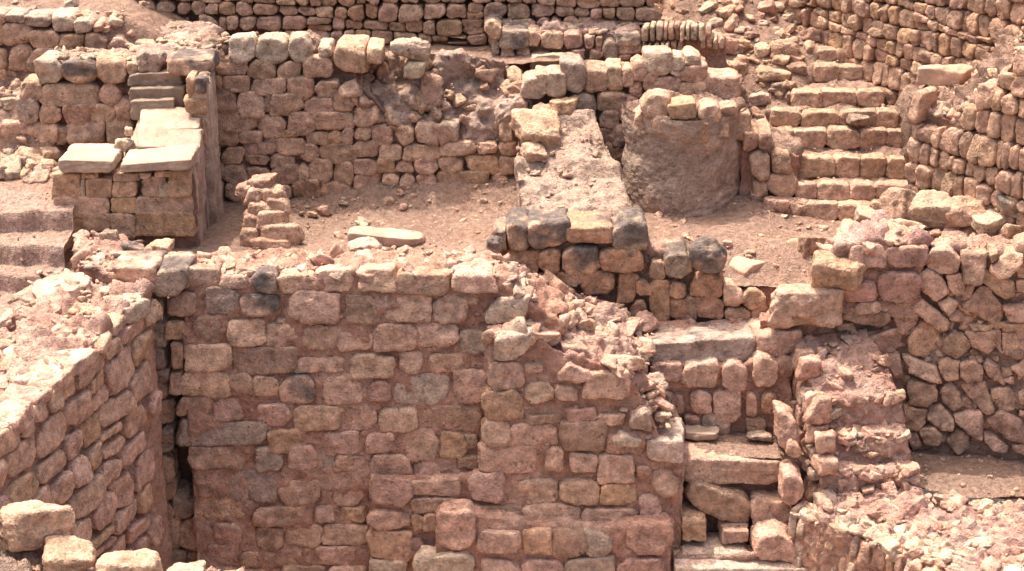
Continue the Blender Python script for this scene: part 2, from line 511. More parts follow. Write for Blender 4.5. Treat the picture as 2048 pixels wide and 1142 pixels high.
# ------------------------------------------------------------------ the big mortared wall in the middle
CW = flat(12.5, .07)
T = wall_thing('mortared_wall', 'tall wide wall of coursed blocks in thick red clay mortar', CW, (650, 1140))
top_c = [(360, 556), (440, 552), (560, 552), (700, 546), (890, 548), (1000, 552), (1075, 610), (1130, 640)]
s_c = secs_on(CW, top_c, .5, -3.0, .02, w=.02)
m = MB(); sweep(m, s_c, .016, .03, .04, seed=1, freq=6)
m.build('mortar_core', M_MORTAR, T)
A1 = ("363 535 441 571,441 548 495 575,558 547 628 584,632 537 710 584,340 578 397 632,412 572 475 624 g,576 584 674 644,"
      "329 642 371 680 o,390 632 444 682,454 638 533 684,537 647 600 690,606 650 680 694,681 653 746 697,342 685 369 736 o,371 685 464 737,467 688 589 742,594 711 692 743,"
      "342 742 365 784,365 739 457 790,461 742 507 787 b,507 748 561 790,649 754 724 804,354 790 418 836,422 790 485 838,514 802 583 850 p,586 806 685 856,354 838 532 888 g,"
      "540 856 612 900 o,636 860 720 903,383 888 498 933,510 894 565 939 g,578 891 632 939,632 903 667 948 g,670 909 735 945,392 933 461 990 r,467 937 553 1001 g,557 954 639 1007 b,659 951 734 1010,"
      "388 992 493 1037 o,505 1010 629 1049 b,630 1010 669 1043,679 1010 733 1040 o,432 1040 487 1091 p,511 1049 568 1094,572 1052 641 1092,642 1046 737 1088,410 1088 479 1129 r,481 1100 612 1132,627 1088 734 1124,"
      "400 1132 470 1165,480 1136 560 1170,565 1128 650 1165,655 1128 735 1165,"
      "719 538 788 581,789 544 898 586,693 589 758 644,767 584 867 645,870 589 931 645,932 584 959 608,749 647 833 699,834 647 916 693,920 656 986 702 g,703 705 789 752,"
      "798 703 849 745,859 703 944 745,946 709 981 739,734 757 785 798 r,788 748 898 803 w,906 742 972 803,688 811 751 857,760 811 830 860,842 808 961 857 b,731 864 791 903,806 859 874 916,879 859 935 909,927 865 955 895 b,"
      "742 906 821 951 p,824 918 913 951 p,915 906 957 936 b")
m = MB(); rects(m, CW, A1, ch=(.09, .30), p=11, amp=.06, tilt=.09, back=.12, gap=.007)
EXTRA = ''
# small chinking stones set in the joints
for _ in range(90):
    x, y = rnd.uniform(370, 960), rnd.uniform(590, 1100)
    EXTRA += f"{x:.0f} {y:.0f} {x + rnd.uniform(9, 24):.0f} {y + rnd.uniform(6, 13):.0f},"
rects(m, CW, EXTRA, words='ttrrp', prot=.022, p=8, n=4)
m.build('facing_stones', M_STONE, T)
for t, lb in (("561 748 632 804 gd", 'dark grey scorched block'), ("506 538 558 584 gd", 'purple grey block under the crest'), ("487 587 563 629 td", 'block with a black left end')):
    m = MB(); rects(m, CW, t, prot=.05, p=9, scorch=.55, back=.12); tag(m.build('scorched_stone', M_STONE, T), lb)
m = MB(); cell(m, CW, chop([CW.uv(898, 584), CW.uv(1001, 584), CW.uv(985, 545), CW.uv(905, 537)]), tone('t'), prot=.09, back=.3); m.build('crest_stone', M_STONE, T)
m = MB(); cell(m, CW, chop([CW.uv(949, 640), CW.uv(1056, 645), CW.uv(1056, 592), CW.uv(985, 592)]), tone('w'), prot=.10, back=.3, p=16); m.build('crest_stone', M_STONE, T)
m = MB()
strew(m, s_c, 520, (.018, .085), a=(.02, .92), b=(.0, 1.0), sink=.35)
m.build('rubble_crest', M_STONE, T)
# lower thickening at the foot of the wall
CL = flat(12.40, .07)
m = MB(); sweep(m, secs_on(CL, [(741, 957), (860, 957), (960, 950)], .25, -3.0), .02, .016, .02, seed=2)
rects(m, CL, "740 957 826 1013 r,822 957 916 990 p,822 993 920 1022,739 1021 821 1058 p,822 1025 850 1058,851 1024 883 1060,739 1064 827 1115 o,739 1118 818 1160 w,800 1075 850 1110 r", prot=.04, back=.12)
m.build('foot_course', M_STONE, T)

# ------------------------------------------------------------------ the buttress with its collapsed sloping crest
BT = flat(12.36, .06)
T = wall_thing('rubble_buttress', 'buttress end of the big wall, its crest collapsed into a slope of red rubble', BT, (1150, 1140))
f = [(978, 668), (1060, 668), (1120, 700), (1200, 722), (1260, 752), (1303, 822), (1330, 900), (1368, 930)]
bk = [(985, 500, 13.25), (1065, 541, 13.25), (1130, 575, 13.25), (1200, 596, 13.25), (1260, 622, 13.2), (1303, 655, 13.1), (1325, 720, 12.95), (1372, 850, 12.7)]
s_b = []
for (x, y), q in zip(f, bk):
    u, v = BT.uv(x, y); a = BT.pt(u, v); b = at(*q)
    b[0] = max(b[0], a[0] - .06)
    s_b.append([BT.pt(u, -3.0, .02), a, b, drop(b, -3)])
m = MB(); sweep(m, s_b, .015, .03, .085, seed=4, freq=4.6, coltop=((.43, .25, .185), (.51, .335, .255)))
m.build('mortar_core', M_MORTAR, T)
A2 = ("972 723 1051 779,962 781 1048 838 o,1048 723 1087 745,1051 763 1108 802,1108 769 1155 799,1167 742 1256 796,1054 826 1128 847,1130 815 1190 842 r,1194 826 1253 850,"
      "963 836 1018 888,1023 844 1114 891,1122 844 1218 897 b,959 888 1078 942,1090 894 1128 939,1140 903 1194 945 p,1192 909 1268 960,1271 927 1304 948,939 942 1009 1000 p,1033 960 1114 1010,1117 960 1200 1007 o,1200 966 1270 1010 o,"
      "1300 936 1361 987,935 1004 1039 1052 b,1042 1010 1167 1049,1167 1013 1274 1046,1277 990 1322 1037 p,1210 863 1290 905 r")
m = MB(); rects(m, BT, A2, ch=(.09, .30), p=11, amp=.06, back=.14, tilt=.09, gap=.007)
for _ in range(1):
    e = ''
    for _ in range(50):
        x, y = rnd.uniform(970, 1340), rnd.uniform(800, 1090)
        e += f"{x:.0f} {y:.0f} {x + rnd.uniform(9, 24):.0f} {y + rnd.uniform(6, 14):.0f},"
    rects(m, BT, e, words='ttrrp', prot=.022, n=4)
m.build('facing_stones', M_STONE, T)
m = MB(); cell(m, BT, [BT.uv(987, 653), BT.uv(1066, 657), BT.uv(1062, 690), BT.uv(1030, 716), BT.uv(985, 722)], tone('w'), prot=.09, back=.22, p=12); tag(m.build('corner_stone', M_STONE, T), 'pale rounded block topping the joint')
m = MB(); cell(m, BT, [BT.uv(1110, 745), BT.uv(1140, 718), BT.uv(1182, 735), BT.uv(1185, 755), BT.uv(1150, 763), BT.uv(1115, 760)], tone('p'), prot=.08, back=.2, p=14); m.build('crest_stone', M_STONE, T)
m = MB(); cell(m, BT, [BT.uv(1221, 872), BT.uv(1240, 858), BT.uv(1286, 872), BT.uv(1280, 888), BT.uv(1225, 884)], tone('w'), prot=.10, back=.2, p=16); m.build('crest_stone', M_STONE, T)
m = MB(); cell(m, BT, [BT.uv(1254, 850), BT.uv(1262, 820), BT.uv(1290, 806), BT.uv(1307, 825), BT.uv(1306, 862)], tone('g'), prot=.10, back=.3, p=12); m.build('crest_stone', M_STONE, T)
m = MB(); cell(m, BT, chop([BT.uv(1294, 918), BT.uv(1372, 921), BT.uv(1372, 874), BT.uv(1294, 878)], .04, .1), tone('w'), prot=.06, back=.42, p=22, chips=1); tag(m.build('end_block', M_STONE, T), 'large squared block at the foot of the slope')
m = MB(); strew(m, s_b, 380, (.018, .16), 'wtppp', a=(.0, .86), b=(0, 1), sink=.42, tilt=.5)
m.build('rubble_crest', M_STONE, T)
BF = flat(12.2, .06)
m = MB(); sweep(m, secs_on(BF, [(872, 1026), (960, 1030), (1100, 1052), (1200, 1054), (1345, 1050)], .3, -3.0), .02, .018, .02, seed=6)
rects(m, BF, "868 1022 957 1095,956 1058 1042 1106 p,1044 1058 1099 1109 o,1102 1052 1176 1109 b,1173 1058 1227 1112 g,1254 1040 1337 1106 r,960 1112 1040 1165,1045 1116 1130 1165,1135 1115 1230 1165 g,1240 1110 1330 1165 r", prot=.05, back=.15)
m.build('foot_course', M_STONE, T)
BG = flat(12.08)
m = MB(); sweep(m, secs_on(BG, [(835, 1118), (945, 1112)], .2, -3.0), .02, .018, .02, seed=6)
rects(m, BG, "831 1108 946 1165 w", prot=.05)
m.build('foot_stone', M_STONE, T)

# ------------------------------------------------------------------ the long wall running away on the near side
LW = Plane((-3.69, 8.5), (-2.67, 12.5), .05)
T = thing('mortared_wall', 'thick wall with a broad sunlit crest running back into the corner', 'wall', LW.pt(2, -3))
def lw(px, py):
    u, v = LW.uv(px, py); return LW.pt(u, v)
rows = [(LW.pt(-.6, .05), np.array([-4.9, 8.0, .12])), (lw(17, 845), np.array([-4.05, 10.2, .12])), (lw(127, 747), np.array([-3.75, 11.2, .14])), (lw(236, 634), np.array([-3.70, 12.1, .2])),
        (lw(300, 580), np.array([-3.66, 12.65, .22]))]
s_l = pair_secs(rows, -3, -.6)
m = MB(); sweep(m, s_l, .018, .022, .07, seed=8, freq=5.5, coltop=((.43, .25, .185), (.51, .335, .255)))
s_l2 = [[drop(a, -3), np.array(a), np.array(b), drop(b, -.3)] for a, b in ((at(155, 530, 12.75), at(150, 466, 13.45)), (at(240, 545, 12.62), at(235, 470, 13.4)), (at(302, 562, 12.55), at(302, 508, 13.2)))]
sweep(m, s_l2, .018, .02, .05, seed=9, coltop=((.43, .25, .185), (.51, .335, .255)))
m.build('mortar_core', M_MORTAR, T)
def mlw(px, py): return py > np.interp(px, [0, 17, 127, 236, 285, 322], [868, 858, 760, 648, 600, 580]) and px < 312
m = MB(); courses(m, LW, -.4, 4.2, -3.0, .2, (.16, .25), (.2, .45), mlw, 'tttppo', p=8, prot=(.015, .05), gap=.014, slope=-.01, tilt=.14, back=.12)
m.build('facing_stones', M_STONE, T)
cs = MB()
for x0, y0, x1, y1 in ((15, 850, 60, 800), (60, 805, 92, 770), (92, 772, 130, 738), (130, 735, 185, 690), (188, 690, 215, 655), (215, 655, 245, 625), (245, 620, 290, 584)):
    a, b = LW.uv(x0, y0), LW.uv(x1, y1)
    h = rnd.uniform(.10, .17)
    cell(cs, LW, chop([a - [0, h], b - [0, h], b + [0, .02], a + [0, .02]]), tone('wtp'), prot=.05, back=.25, p=9, gap=.012)
cs.build('coping_stones', M_STONE, T)
m = MB(); strew(m, s_l, 700, (.02, .10), 'wwtp', a=(.1, 1), b=(0, 1), sink=.35, tilt=.4); strew(m, s_l2, 160, (.02, .09), 'wwtgp', a=(0, 1), b=(0, 1))
m.build('rubble_crest', M_STONE, T)
m = MB(); free_stone(m, at(125, 562, 12.35) - np.array([0, 0, .06]), (.2, .22, .06), (.05, 0, .4), tone('w'), 14, n=12); tag(m.build('crest_slab', M_STONE, T), 'pale flat slab on the crest')
for t, lb in (("304 535 374 586", 'black block above the corner hole'), ("232 534 312 572", 'black block at the corner')):
    pl = flat(12.47 if t[0] == '3' else 12.45); m = MB(); rects(m, pl, t + ' gd', prot=.05, back=.35, scorch=.7); tag(m.build('scorched_stone', M_STONE, T), lb)
# broken joint between the two walls
JP = flat(12.53)
T = thing('joint_filling', 'column of loose blocks in the dark joint where two mortared walls meet', 'rubble', at(340, 1140, 12.62))
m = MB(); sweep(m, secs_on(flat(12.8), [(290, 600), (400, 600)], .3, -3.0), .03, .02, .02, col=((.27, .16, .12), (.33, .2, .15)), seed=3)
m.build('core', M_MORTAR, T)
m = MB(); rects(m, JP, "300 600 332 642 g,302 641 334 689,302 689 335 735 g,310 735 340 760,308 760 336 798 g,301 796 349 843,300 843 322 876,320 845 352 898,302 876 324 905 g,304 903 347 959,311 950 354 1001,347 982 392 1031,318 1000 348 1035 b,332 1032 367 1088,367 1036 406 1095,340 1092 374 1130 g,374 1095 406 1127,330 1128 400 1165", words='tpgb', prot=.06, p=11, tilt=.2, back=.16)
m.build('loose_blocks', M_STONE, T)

# ------------------------------------------------------------------ threshold and steep stairway between the walls
TH = flat(12.86)
T = wall_thing('threshold_wall', 'low mortared wall carrying a long worn threshold slab above the niche', TH, (1430, 860))
s_t = secs_on(TH, [(1285, 735), (1400, 733), (1500, 728), (1590, 715)], .5, -1.6)
m = MB(); sweep(m, s_t, .018, .03, .03, seed=12); m.build('mortar_core', M_MORTAR, T)
m = MB(); rects(m, TH, "1364 719 1440 771 t,1442 724 1491 779 p,1501 709 1549 767 t,1305 722 1364 762 r,1318 783 1366 821 b,1379 778 1422 823 p,1430 780 1483 838 p,1488 783 1514 828 r,1521 785 1555 828 o,1402 823 1458 864 g,1491 831 1534 859 b,1370 826 1402 862 r", prot=.06, back=.12, p=8)
m.build('facing_stones', M_STONE, T)
SL = flat(12.95)
m = MB(); cell(m, SL, chop([SL.uv(1288, 724), SL.uv(1514, 719), SL.uv(1514, 668), SL.uv(1292, 676)], .04, .2), np.array((.43, .315, .25)), prot=.06, back=.36, p=8, chips=0, tilt=.05, n=26, amp=.06, scorch=.34)
tag(m.build('threshold_slab', M_STONE, T), 'long slab with a dark stained front')
m = MB(); cell(m, SL, chop([SL.uv(1506, 716), SL.uv(1610, 702), SL.uv(1605, 655), SL.uv(1506, 668)], .04, .15), tone('p'), prot=.05, back=.33, p=12, chips=2, n=14); m.build('threshold_slab', M_STONE, T)
st = pair_secs([(at(1285, 690, 13.0), at(1290, 640, 13.3)), (at(1400, 690, 13.0), at(1400, 638, 13.3)), (at(1600, 680, 13.0), at(1600, 628, 13.3))], -1.4, -.8)
m = MB(); sweep(m, st, .02, .02, .03, seed=14); sweep(m, pair_secs([(at(1520, 640, 13.02), at(1520, 622, 13.25)), (at(1620, 625, 13.06), at(1620, 600, 13.3)), (at(1730, 610, 13.1), at(1730, 590, 13.35))], -1.6, -1), .02, .025, .03, seed=15); strew(m, st, 120, (.015, .06), 'wtpr'); m.build('rubble_bed', M_MORTAR, T)
sheet('niche_ground', 1.2, 2.15, 12.44, 12.9, .015, lambda X, Y: -1.31 + .02 * (Y - 12.4) + 0 * X, amp=.025, rough=.01)
T = thing('stone_stairway', 'steep flight of big rough blocks and slabs between the buttress and the stepped spur', 'stairway', at(1470, 1140, 12.2))
def sblock(name, Y, quad, col, back=.3, p=16, lb=None, j=.03, c=.12, tl=.03, **k):
    pl = flat(Y); m = MB()
    cell(m, pl, chop([pl.uv(*q) for q in quad], j, c), tone(col), prot=.0, back=back, p=p * .7, chips=0, tilt=tl, n=18, amp=.05, **k)
    o = m.build(name, M_STONE, T)
    if lb: o['label'] = lb
sblock('step', 12.40, [(1368, 968), (1545, 973), (1580, 950), (1580, 922), (1372, 918)], 't', .36, 20, 'long flat top slab')
sblock('block', 12.34, [(1364, 1012), (1480, 1056), (1500, 1056), (1500, 992), (1395, 962), (1368, 970)], 'b', .3, 16, 'tilted oblong block')
sblock('block', 12.33, [(1504, 1055), (1585, 1055), (1590, 1000), (1500, 1000)], 't', .32, 11)
sblock('block', 12.22, [(1362, 1085), (1415, 1085), (1415, 1040), (1365, 1035)], 'o', .3, 16)
sblock('block', 12.22, [(1440, 1090), (1500, 1085), (1502, 1062), (1442, 1062)], 'b', .25, 16)
sblock('block', 12.05, [(1505, 1125), (1600, 1130), (1595, 1085), (1560, 1068), (1510, 1078)], 'p', .28, 9)
sblock('step', 12.12, [(1360, 1130), (1500, 1130), (1500, 1108), (1362, 1105)], 'w', .35, 16)
sblock('step', 11.98, [(1345, 1185), (1640, 1185), (1640, 1135), (1348, 1130)], 'w', .35, 16)
m = MB()
sweep(m, pair_secs([(at(1355, 925, 12.5), at(1355, 905, 12.75)), (at(1610, 925, 12.5), at(1610, 905, 12.75))], -3, -3), .03, .02, .02, col=((.2, .12, .095), (.26, .15, .12)), seed=15)
sweep(m, pair_secs([(at(1355, 1112, 12.1), at(1355, 1090, 12.42)), (at(1620, 1110, 12.1), at(1620, 1090, 12.42))], -3, -3), .02, .02, .03, col=(EARTH, PINK), seed=15)
m.build('core', M_MORTAR, T)

# ------------------------------------------------------------------ stepped spur and the broad rubble wall it runs into
T = thing('stepped_spur', 'red mortar wall stub breaking down in rough steps beside the block stairway', 'wall', at(1720, 1000, 12.3))
rows = [(at(1586, 676, 13.05), at(1735, 655, 13.05)), (at(1592, 700, 12.9), at(1755, 690, 12.9)), (at(1605, 738, 12.72), at(1775, 728, 12.72)), (at(1638, 800, 12.52), at(1806, 790, 12.52)), (at(1640, 852, 12.49), at(1812, 850, 12.49)),
        (at(1642, 872, 12.38), at(1814, 868, 12.38)), (at(1640, 925, 12.35), at(1826, 922, 12.35)), (at(1640, 945, 12.22), at(1834, 940, 12.22)), (at(1640, 990, 12.19), at(1845, 985, 12.19)), (at(1638, 1010, 12.0), at(1850, 1003, 12.0)), (at(1640, 1040, 11.9), at(1860, 1040, 11.9))]
s_s = pair_secs(rows, -3, -2)
m = MB(); sweep(m, s_s, .015, .025, .038, seed=18, freq=6.5, soft=1, coltop=((.43, .245, .18), (.50, .315, .24))); m.build('mortar_core', M_MORTAR, T)
m = MB(); strew(m, s_s, 300, (.015, .10), 'wtpp', a=(0, 1), b=(0, 1), sink=.5)
for r0, r1 in ((3, 4), (5, 6), (7, 8)):
    for k in range(16):
        f = rnd.uniform(.0, 1); a = rows[r0][0] * (1 - f) + rows[r0][1] * f
        free_stone(m, a + [0, rnd.uniform(-.01, .04), rnd.uniform(-.04, .01)], (rnd.uniform(.02, .07), .05, rnd.uniform(.015, .035)), (rnd.gauss(0, .3), rnd.gauss(0, .2), rnd.gauss(0, .5)), tone('wtpr'), 12, n=6)
m.build('rubble_crest', M_STONE, T)
a, b = rows[8][0], rows[0][0]
SP = Plane((b[0] - .02, b[1]), (a[0] - .02, a[1]))
def msp(px, py): return py > np.interp(px, [1560, 1586, 1638, 1640], [680, 690, 800, 1010]) and 1540 < px < 1650
m = MB(); courses(m, SP, 0, 1.0, -3.0, -.35, (.12, .22), (.10, .22), msp, 'ttpprg', p=8, prot=(.01, .05), gap=.014, tilt=.18, back=.12); m.build('facing_stones', M_STONE, T)
for x0, y0, x1, y1, Y in ((1548, 818, 1604, 893, 12.42), (1568, 868, 1606, 915, 12.36), (1560, 935, 1612, 1010, 12.2)):
    pl = flat(Y); m = MB(); cell(m, pl, chop([pl.uv(x0, y1), pl.uv(x1, y1), pl.uv(x1 - 10, y0 + 12), pl.uv(x0 + 8, y0)], .1, .4), tone('p'), prot=.05, back=.2, p=9, n=12); m.build('side_stone', M_STONE, T)
rows = [(atz(1590, 1022, -1.62), atz(1700, 985, -1.50)), (atz(1650, 1055, -1.62), atz(1850, 985, -1.47)), (atz(1750, 1085, -1.60), atz(1960, 1000, -1.47)), (atz(1900, 1142, -1.60), atz(2080, 1018, -1.47)), (atz(2120, 1240, -1.6), atz(2300, 1060, -1.5))]
T = thing('rubble_wall', 'broad low wall top of pale broken stones bedded in pink mortar', 'wall', rows[2][0])
s_r = pair_secs(rows, -3, -2)
m = MB(); sweep(m, s_r, .015, .03, .08, seed=21, freq=6, coltop=((.42, .25, .195), (.49, .32, .255))); m.build('mortar_core', M_MORTAR, T)
m = MB(); strew(m, s_r, 1500, (.015, .085), 'wwtppp', b=(.0, 1), sink=.45, tilt=.4, flat_=.45)
for _ in range(60):
    q, g = crest(s_r, rnd.uniform(.05, .9), rnd.uniform(.02, .25)); free_stone(m, q, (rnd.uniform(.04, .09), rnd.uniform(.04, .08), rnd.uniform(.02, .05)), (rnd.gauss(0, .5), rnd.gauss(0, .4), rnd.uniform(0, 6)), tone('wwt'), 12, n=8)
m.build('rubble_crest', M_STONE, T)
RP = Plane(rows[0][0][:2], rows[4][0][:2])
def mrp(px, py): return py > np.interp(px, [1590, 1650, 1750, 1900, 2120], [1030, 1062, 1092, 1150, 1250])
m = MB(); courses(m, RP, 0, 2.0, -3.05, -1.5, (.2, .34), (.06, .15), mrp, 'ttwgp', p=9, prot=(.01, .07), gap=.01, tilt=.2, back=.12); m.build('facing_stones', M_STONE, T)

# ------------------------------------------------------------------ dry wall of angular stones above the hollow
DW = Plane((2.50, 13.16), (4.12, 12.86))
T = wall_thing('dry_stone_wall', 'retaining wall of large angular stones rising from the shaded hollow', DW, (1950, 890))
s_d = secs_on(DW, [(1640, 560), (1700, 500), (1850, 492), (2000, 500), (2300, 520)], .55, -1.9, .0, w=.01)
m = MB(); sweep(m, s_d, .02, .035, .05, col=((.30, .185, .14), (.37, .235, .18)), coltop=(MOR2, PINK), seed=24); m.build('earth_core', M_MORTAR, T)
Z4 = ("485 110 520 55 600 45 655 110 640 170 560 180 500 150/665 80 795 70 775 215 740 228 680 220/805 75 850 65 850 100 815 120/805 155 900 70 970 80 965 130 870 200/460 180 500 150 560 185 605 275 530 315 465 260/590 190 660 185 690 240 685 290 640 305 600 250/"
      "775 165 830 185 925 215 935 290 890 318 830 280 775 230/945 150 985 130 1010 210 950 205/935 215 1000 215 1000 285 945 275/665 345 760 240 800 250 860 340 870 420 830 440/410 350 465 305 595 420 590 455 555 470/545 320 570 318 695 400 690 425 610 420 575 380/"
      "300 350 320 320 450 410 445 435 375 490 350 480/60 385 100 345 290 375 300 410 255 450 70 410/190 310 280 300 295 340 270 362 200 345/400 510 470 425 550 480 555 560 490 615 410 580/570 510 620 480 690 500 710 560 640 610 575 570/690 480 830 475 850 550 800 595 720 560/"
      "875 350 1000 330 1000 420 900 415/870 490 930 480 985 560 970 620 880 590/150 520 340 460 362 520 330 590 230 600/240 610 350 590 375 700 330 710/365 600 400 595 530 650 555 725 400 670/545 625 600 605 655 630 645 710 590 720 555 680/660 640 740 610 775 660 770 715 690 725 662 690/"
      "780 650 835 590 860 660 945 730 880 755 800 700/920 670 1000 615 1000 745/400 725 530 730 545 790 490 855 410 840/555 770 610 730 660 790 665 860 620 878 570 830/660 750 780 730 825 860 790 900 690 800/820 770 900 765 945 820 935 875 860 880 815 820/"
      "375 850 490 870 485 930 430 975 380 970/500 860 560 840 625 910 620 975 560 965 500 920/630 890 760 880 785 940 765 1020 720 1000 640 930/790 910 870 880 960 930 985 1030 900 1010 800 940/955 790 1000 770 1000 850 960 840/"
      "445 960 530 955 580 1010 550 1040 480 1040/590 1010 640 975 700 990 705 1070 640 1095 600 1050/780 990 830 1000 905 1050 890 1085 820 1070 780 1030/390 990 440 980 470 1050 420 1080/920 1040 1000 1030 1000 1100 940 1080/"
      "700 440 830 450 820 475 720 475/690 245 740 235 720 300 660 330/555 340 600 400 660 330 600 300/860 430 985 430 985 470 880 480/700 600 770 600 780 640 700 620/20 440 120 430 150 500 60 520/830 470 870 480 870 600 840 560")
zz = []
for t in Z4.split('/'):
    a = list(map(float, t.split()))
    mx, my = sum(a[0::2]) / len(a) * 2, sum(a[1::2]) / len(a) * 2
    a = [mx + (v - mx) * 1.1 if i % 2 == 0 else my + (v - my) * 1.1 for i, v in enumerate(a)]
    zz.append(' '.join(f"{1660 + a[i] * .394:.1f} {470 + a[i + 1] * .394:.1f}" for i in range(0, len(a), 2)))
m = MB()
for z in zz: polys(m, DW, z, 'tttppob', prot=rnd.uniform(.05, .12), back=.15, p=14, gap=.003, amp=.05, tilt=.16, n=12, chips=3)
def mdw(px, py): return px > 2055 and py > 495
courses(m, DW, 1.3, 3.4, -1.7, .35, (.18, .28), (.2, .34), mdw, p=12, prot=(.02, .09))
for _ in range(200):
    x, y = rnd.uniform(1720, 2050), rnd.uniform(560, 880); u, v = DW.uv(x, y)
    free_stone(m, DW.pt(u, v, .0), (rnd.uniform(.02, .05),) * 2 + (rnd.uniform(.02, .05),), (rnd.uniform(0, 6), 0, rnd.uniform(0, 6)), tone('tpb'), n=5)
m.build('facing_stones', M_STONE, T)
m = MB(); strew(m, s_d, 420, (.02, .08), 'wttppr', a=(.05, .8), b=(.0, 1)); m.build('rubble_crest', M_STONE, T)
# red mortared end on top of it
RM = Plane((2.50, 13.05), (4.12, 12.77))
T = wall_thing('mortared_wall', 'short stretch of purple red mortared masonry set on the angular dry wall', RM, (1760, 615))
u0, v0 = RM.uv(1660, 625)
s_m = secs_on(RM, [(1640, 555), (1672, 500), (1760, 478), (1851, 486)], .42, v0, .0)
m = MB(); sweep(m, s_m, .016, .03, .07, seed=27, coltop=((.42, .24, .20), (.52, .34, .28))); m.build('mortar_core', M_MORTAR, T)
m = MB(); rects(m, RM, "1701 489 1770 532 p,1773 492 1850 536 r,1758 542 1838 600 r,1690 565 1750 600 r,1712 600 1760 622 p", prot=.05, back=.12, p=10); m.build('facing_stones', M_STONE, T)
m = MB(); strew(m, s_m, 260, (.02, .10), 'wttppr', b=(0, 1)); m.build('rubble_crest', M_STONE, T)
WARM[0] = False
# ------------------------------------------------------------------ back wall of the court
BW = flat(14.93, .03)
T = wall_thing('dry_stone_wall', 'court back wall with a crumbled hollow of loose earth in its upper middle', BW, (700, 415))
s_w = secs_on(BW, [(396, 140), (410, 96), (630, 96), (640, 118), (705, 128), (720, 175), (800, 262), (880, 270), (935, 300), (985, 310), (1040, 235), (1060, 200)], .32, -.15, 0, w=-.045)
m = MB(); sweep(m, s_w, .02, .03, .05, col=((.20, .12, .09), (.28, .175, .13)), coltop=(EARTH, EARTH2), seed=30); m.build('earth_core', M_MORTAR, T)
B1 = ("460 76 512 120 w,514 76 577 126 w,580 76 626 122 w,430 112 493 149,494 120 550 155,551 124 600 163,606 114 664 154,428 148 446 176,449 148 502 182,504 156 572 190,575 154 628 198,630 158 676 192,428 174 473 222,474 180 527 230,528 188 544 224,540 190 606 232,608 194 666 228,668 178 708 222,"
      "434 222 508 263,498 228 516 244,518 230 574 270,576 226 626 268,628 222 707 260,426 256 478 292,478 262 526 284,528 268 556 290,552 274 606 308,566 258 596 274,612 262 658 290,658 258 686 288,684 258 708 288,426 290 440 318,440 294 494 328,489 282 550 308,494 306 542 330,544 308 592 334,600 288 642 326,642 286 708 324,"
      "426 320 448 362,447 326 494 364,495 334 542 366,543 332 598 368,598 328 618 360,617 320 664 364,664 322 709 370,428 364 448 396,450 360 500 402,540 370 584 408,584 358 638 398,640 362 707 402,428 398 446 430,446 402 490 430,615 396 652 432,652 398 702 428,590 404 614 430,"
      "708 212 757 250,709 250 740 278,742 250 786 288 p,787 250 828 288,830 250 879 288,880 244 918 284 w,690 222 707 256,690 256 707 286,709 280 760 312 b,760 288 804 320,804 290 876 318,880 282 950 312,954 286 996 308,706 314 752 346,754 314 790 346,792 318 826 344,832 314 876 346,879 312 924 344,936 310 998 344 o,"
      "708 346 760 378 p,764 346 800 372,800 346 832 378,834 346 872 378,878 342 976 382 b,980 344 1016 374,690 332 706 368,720 374 760 406,760 376 790 406,792 378 836 406,838 376 872 408,876 384 912 412,914 384 940 406,690 372 704 400,704 380 718 406,702 404 738 420,998 284 1036 312,1000 312 1034 344,996 246 1026 284")
m = MB(); rects(m, BW, B1, prot=.035, back=.2, gap=.003, p=11, n=8, tilt=.11, amp=.06); m.build('facing_stones', M_FIELD, T)
m = MB()
hol = [(708, 165), (760, 140), (840, 150), (900, 135), (980, 140), (1030, 190), (1010, 235), (990, 300), (925, 285), (880, 262), (800, 255), (720, 215)]
hs = []                                                  # the hollow: a slope of earth and stones falling back from the face
for x, yf, yb in ((702, 170, 112), (740, 232, 108), (800, 262, 104), (880, 262, 102), (930, 292, 104), (990, 300, 112), (1045, 240, 140)):
    u, v = BW.uv(x, yf); a = BW.pt(u, v, -.03); b = at(x, yb, 15.34); hs.append([drop(a, .2), a, b, drop(b, .2)])
sweep(m, hs, .016, .03, .08, col=(EARTH2, BRN), coltop=((.42, .285, .215), (.49, .35, .275)), seed=33, freq=5); strew(m, hs, 300, (.015, .12), 'ptbt', sink=.6, tilt=.6, flat_=.7); m.build('earth_hollow', M_MORTAR, T)
for t in ("668 90 736 140 t", "732 92 768 128 t", "812 120 852 154 w", "640 92 664 116 w", "706 120 726 140 g"):
    m = MB(); rects(m, flat(15.0), t, prot=.06, back=.3, p=12); m.build('crest_stone', M_FIELD, T)
m = MB(); st = secs_on(BW, [(440, 84), (630, 84)], .3, 1.0); strew(m, st, 120, (.012, .05), 'wtp'); m.build('crest_rubble', M_FIELD, T)

# ------------------------------------------------------------------ highest wall behind
TW = Plane((-5.2, 16.0), (2.2, 15.9))
T = wall_thing('dry_stone_wall', 'highest terrace wall at the back, even rows of rounded field stones', TW, (700, 90))
s = pair_secs([((-3.6, 16.06, 2.6), (-3.6, 16.6, 2.6)), ((1.3, 16.06, 2.6), (1.3, 16.6, 2.6))], .9, .9)
m = MB(); sweep(m, s, .06, .02, .02, col=((.20, .12, .09), (.26, .16, .12)), seed=36); m.build('earth_core', M_MORTAR, T)
def mtw(px, py): return px > np.interp(py, [-300, 0, 30], [230, 262, 270]) and px < np.interp(py, [-300, 0, 60], [1350, 1310, 1290]) and py < np.interp(px, [250, 320, 440, 640, 980, 1060, 1300], [35, 45, 60, 100, 100, 60, 60])
m = MB(); courses(m, TW, .5, 6.6, 1.06, 2.35, (.115, .15), (.11, .25), mtw, 'tttppbo', p=9, prot=(.01, .05), slope=-.006, back=.14, gap=.002, n=7, tilt=.12); m.build('facing_stones', M_FIELD, T)

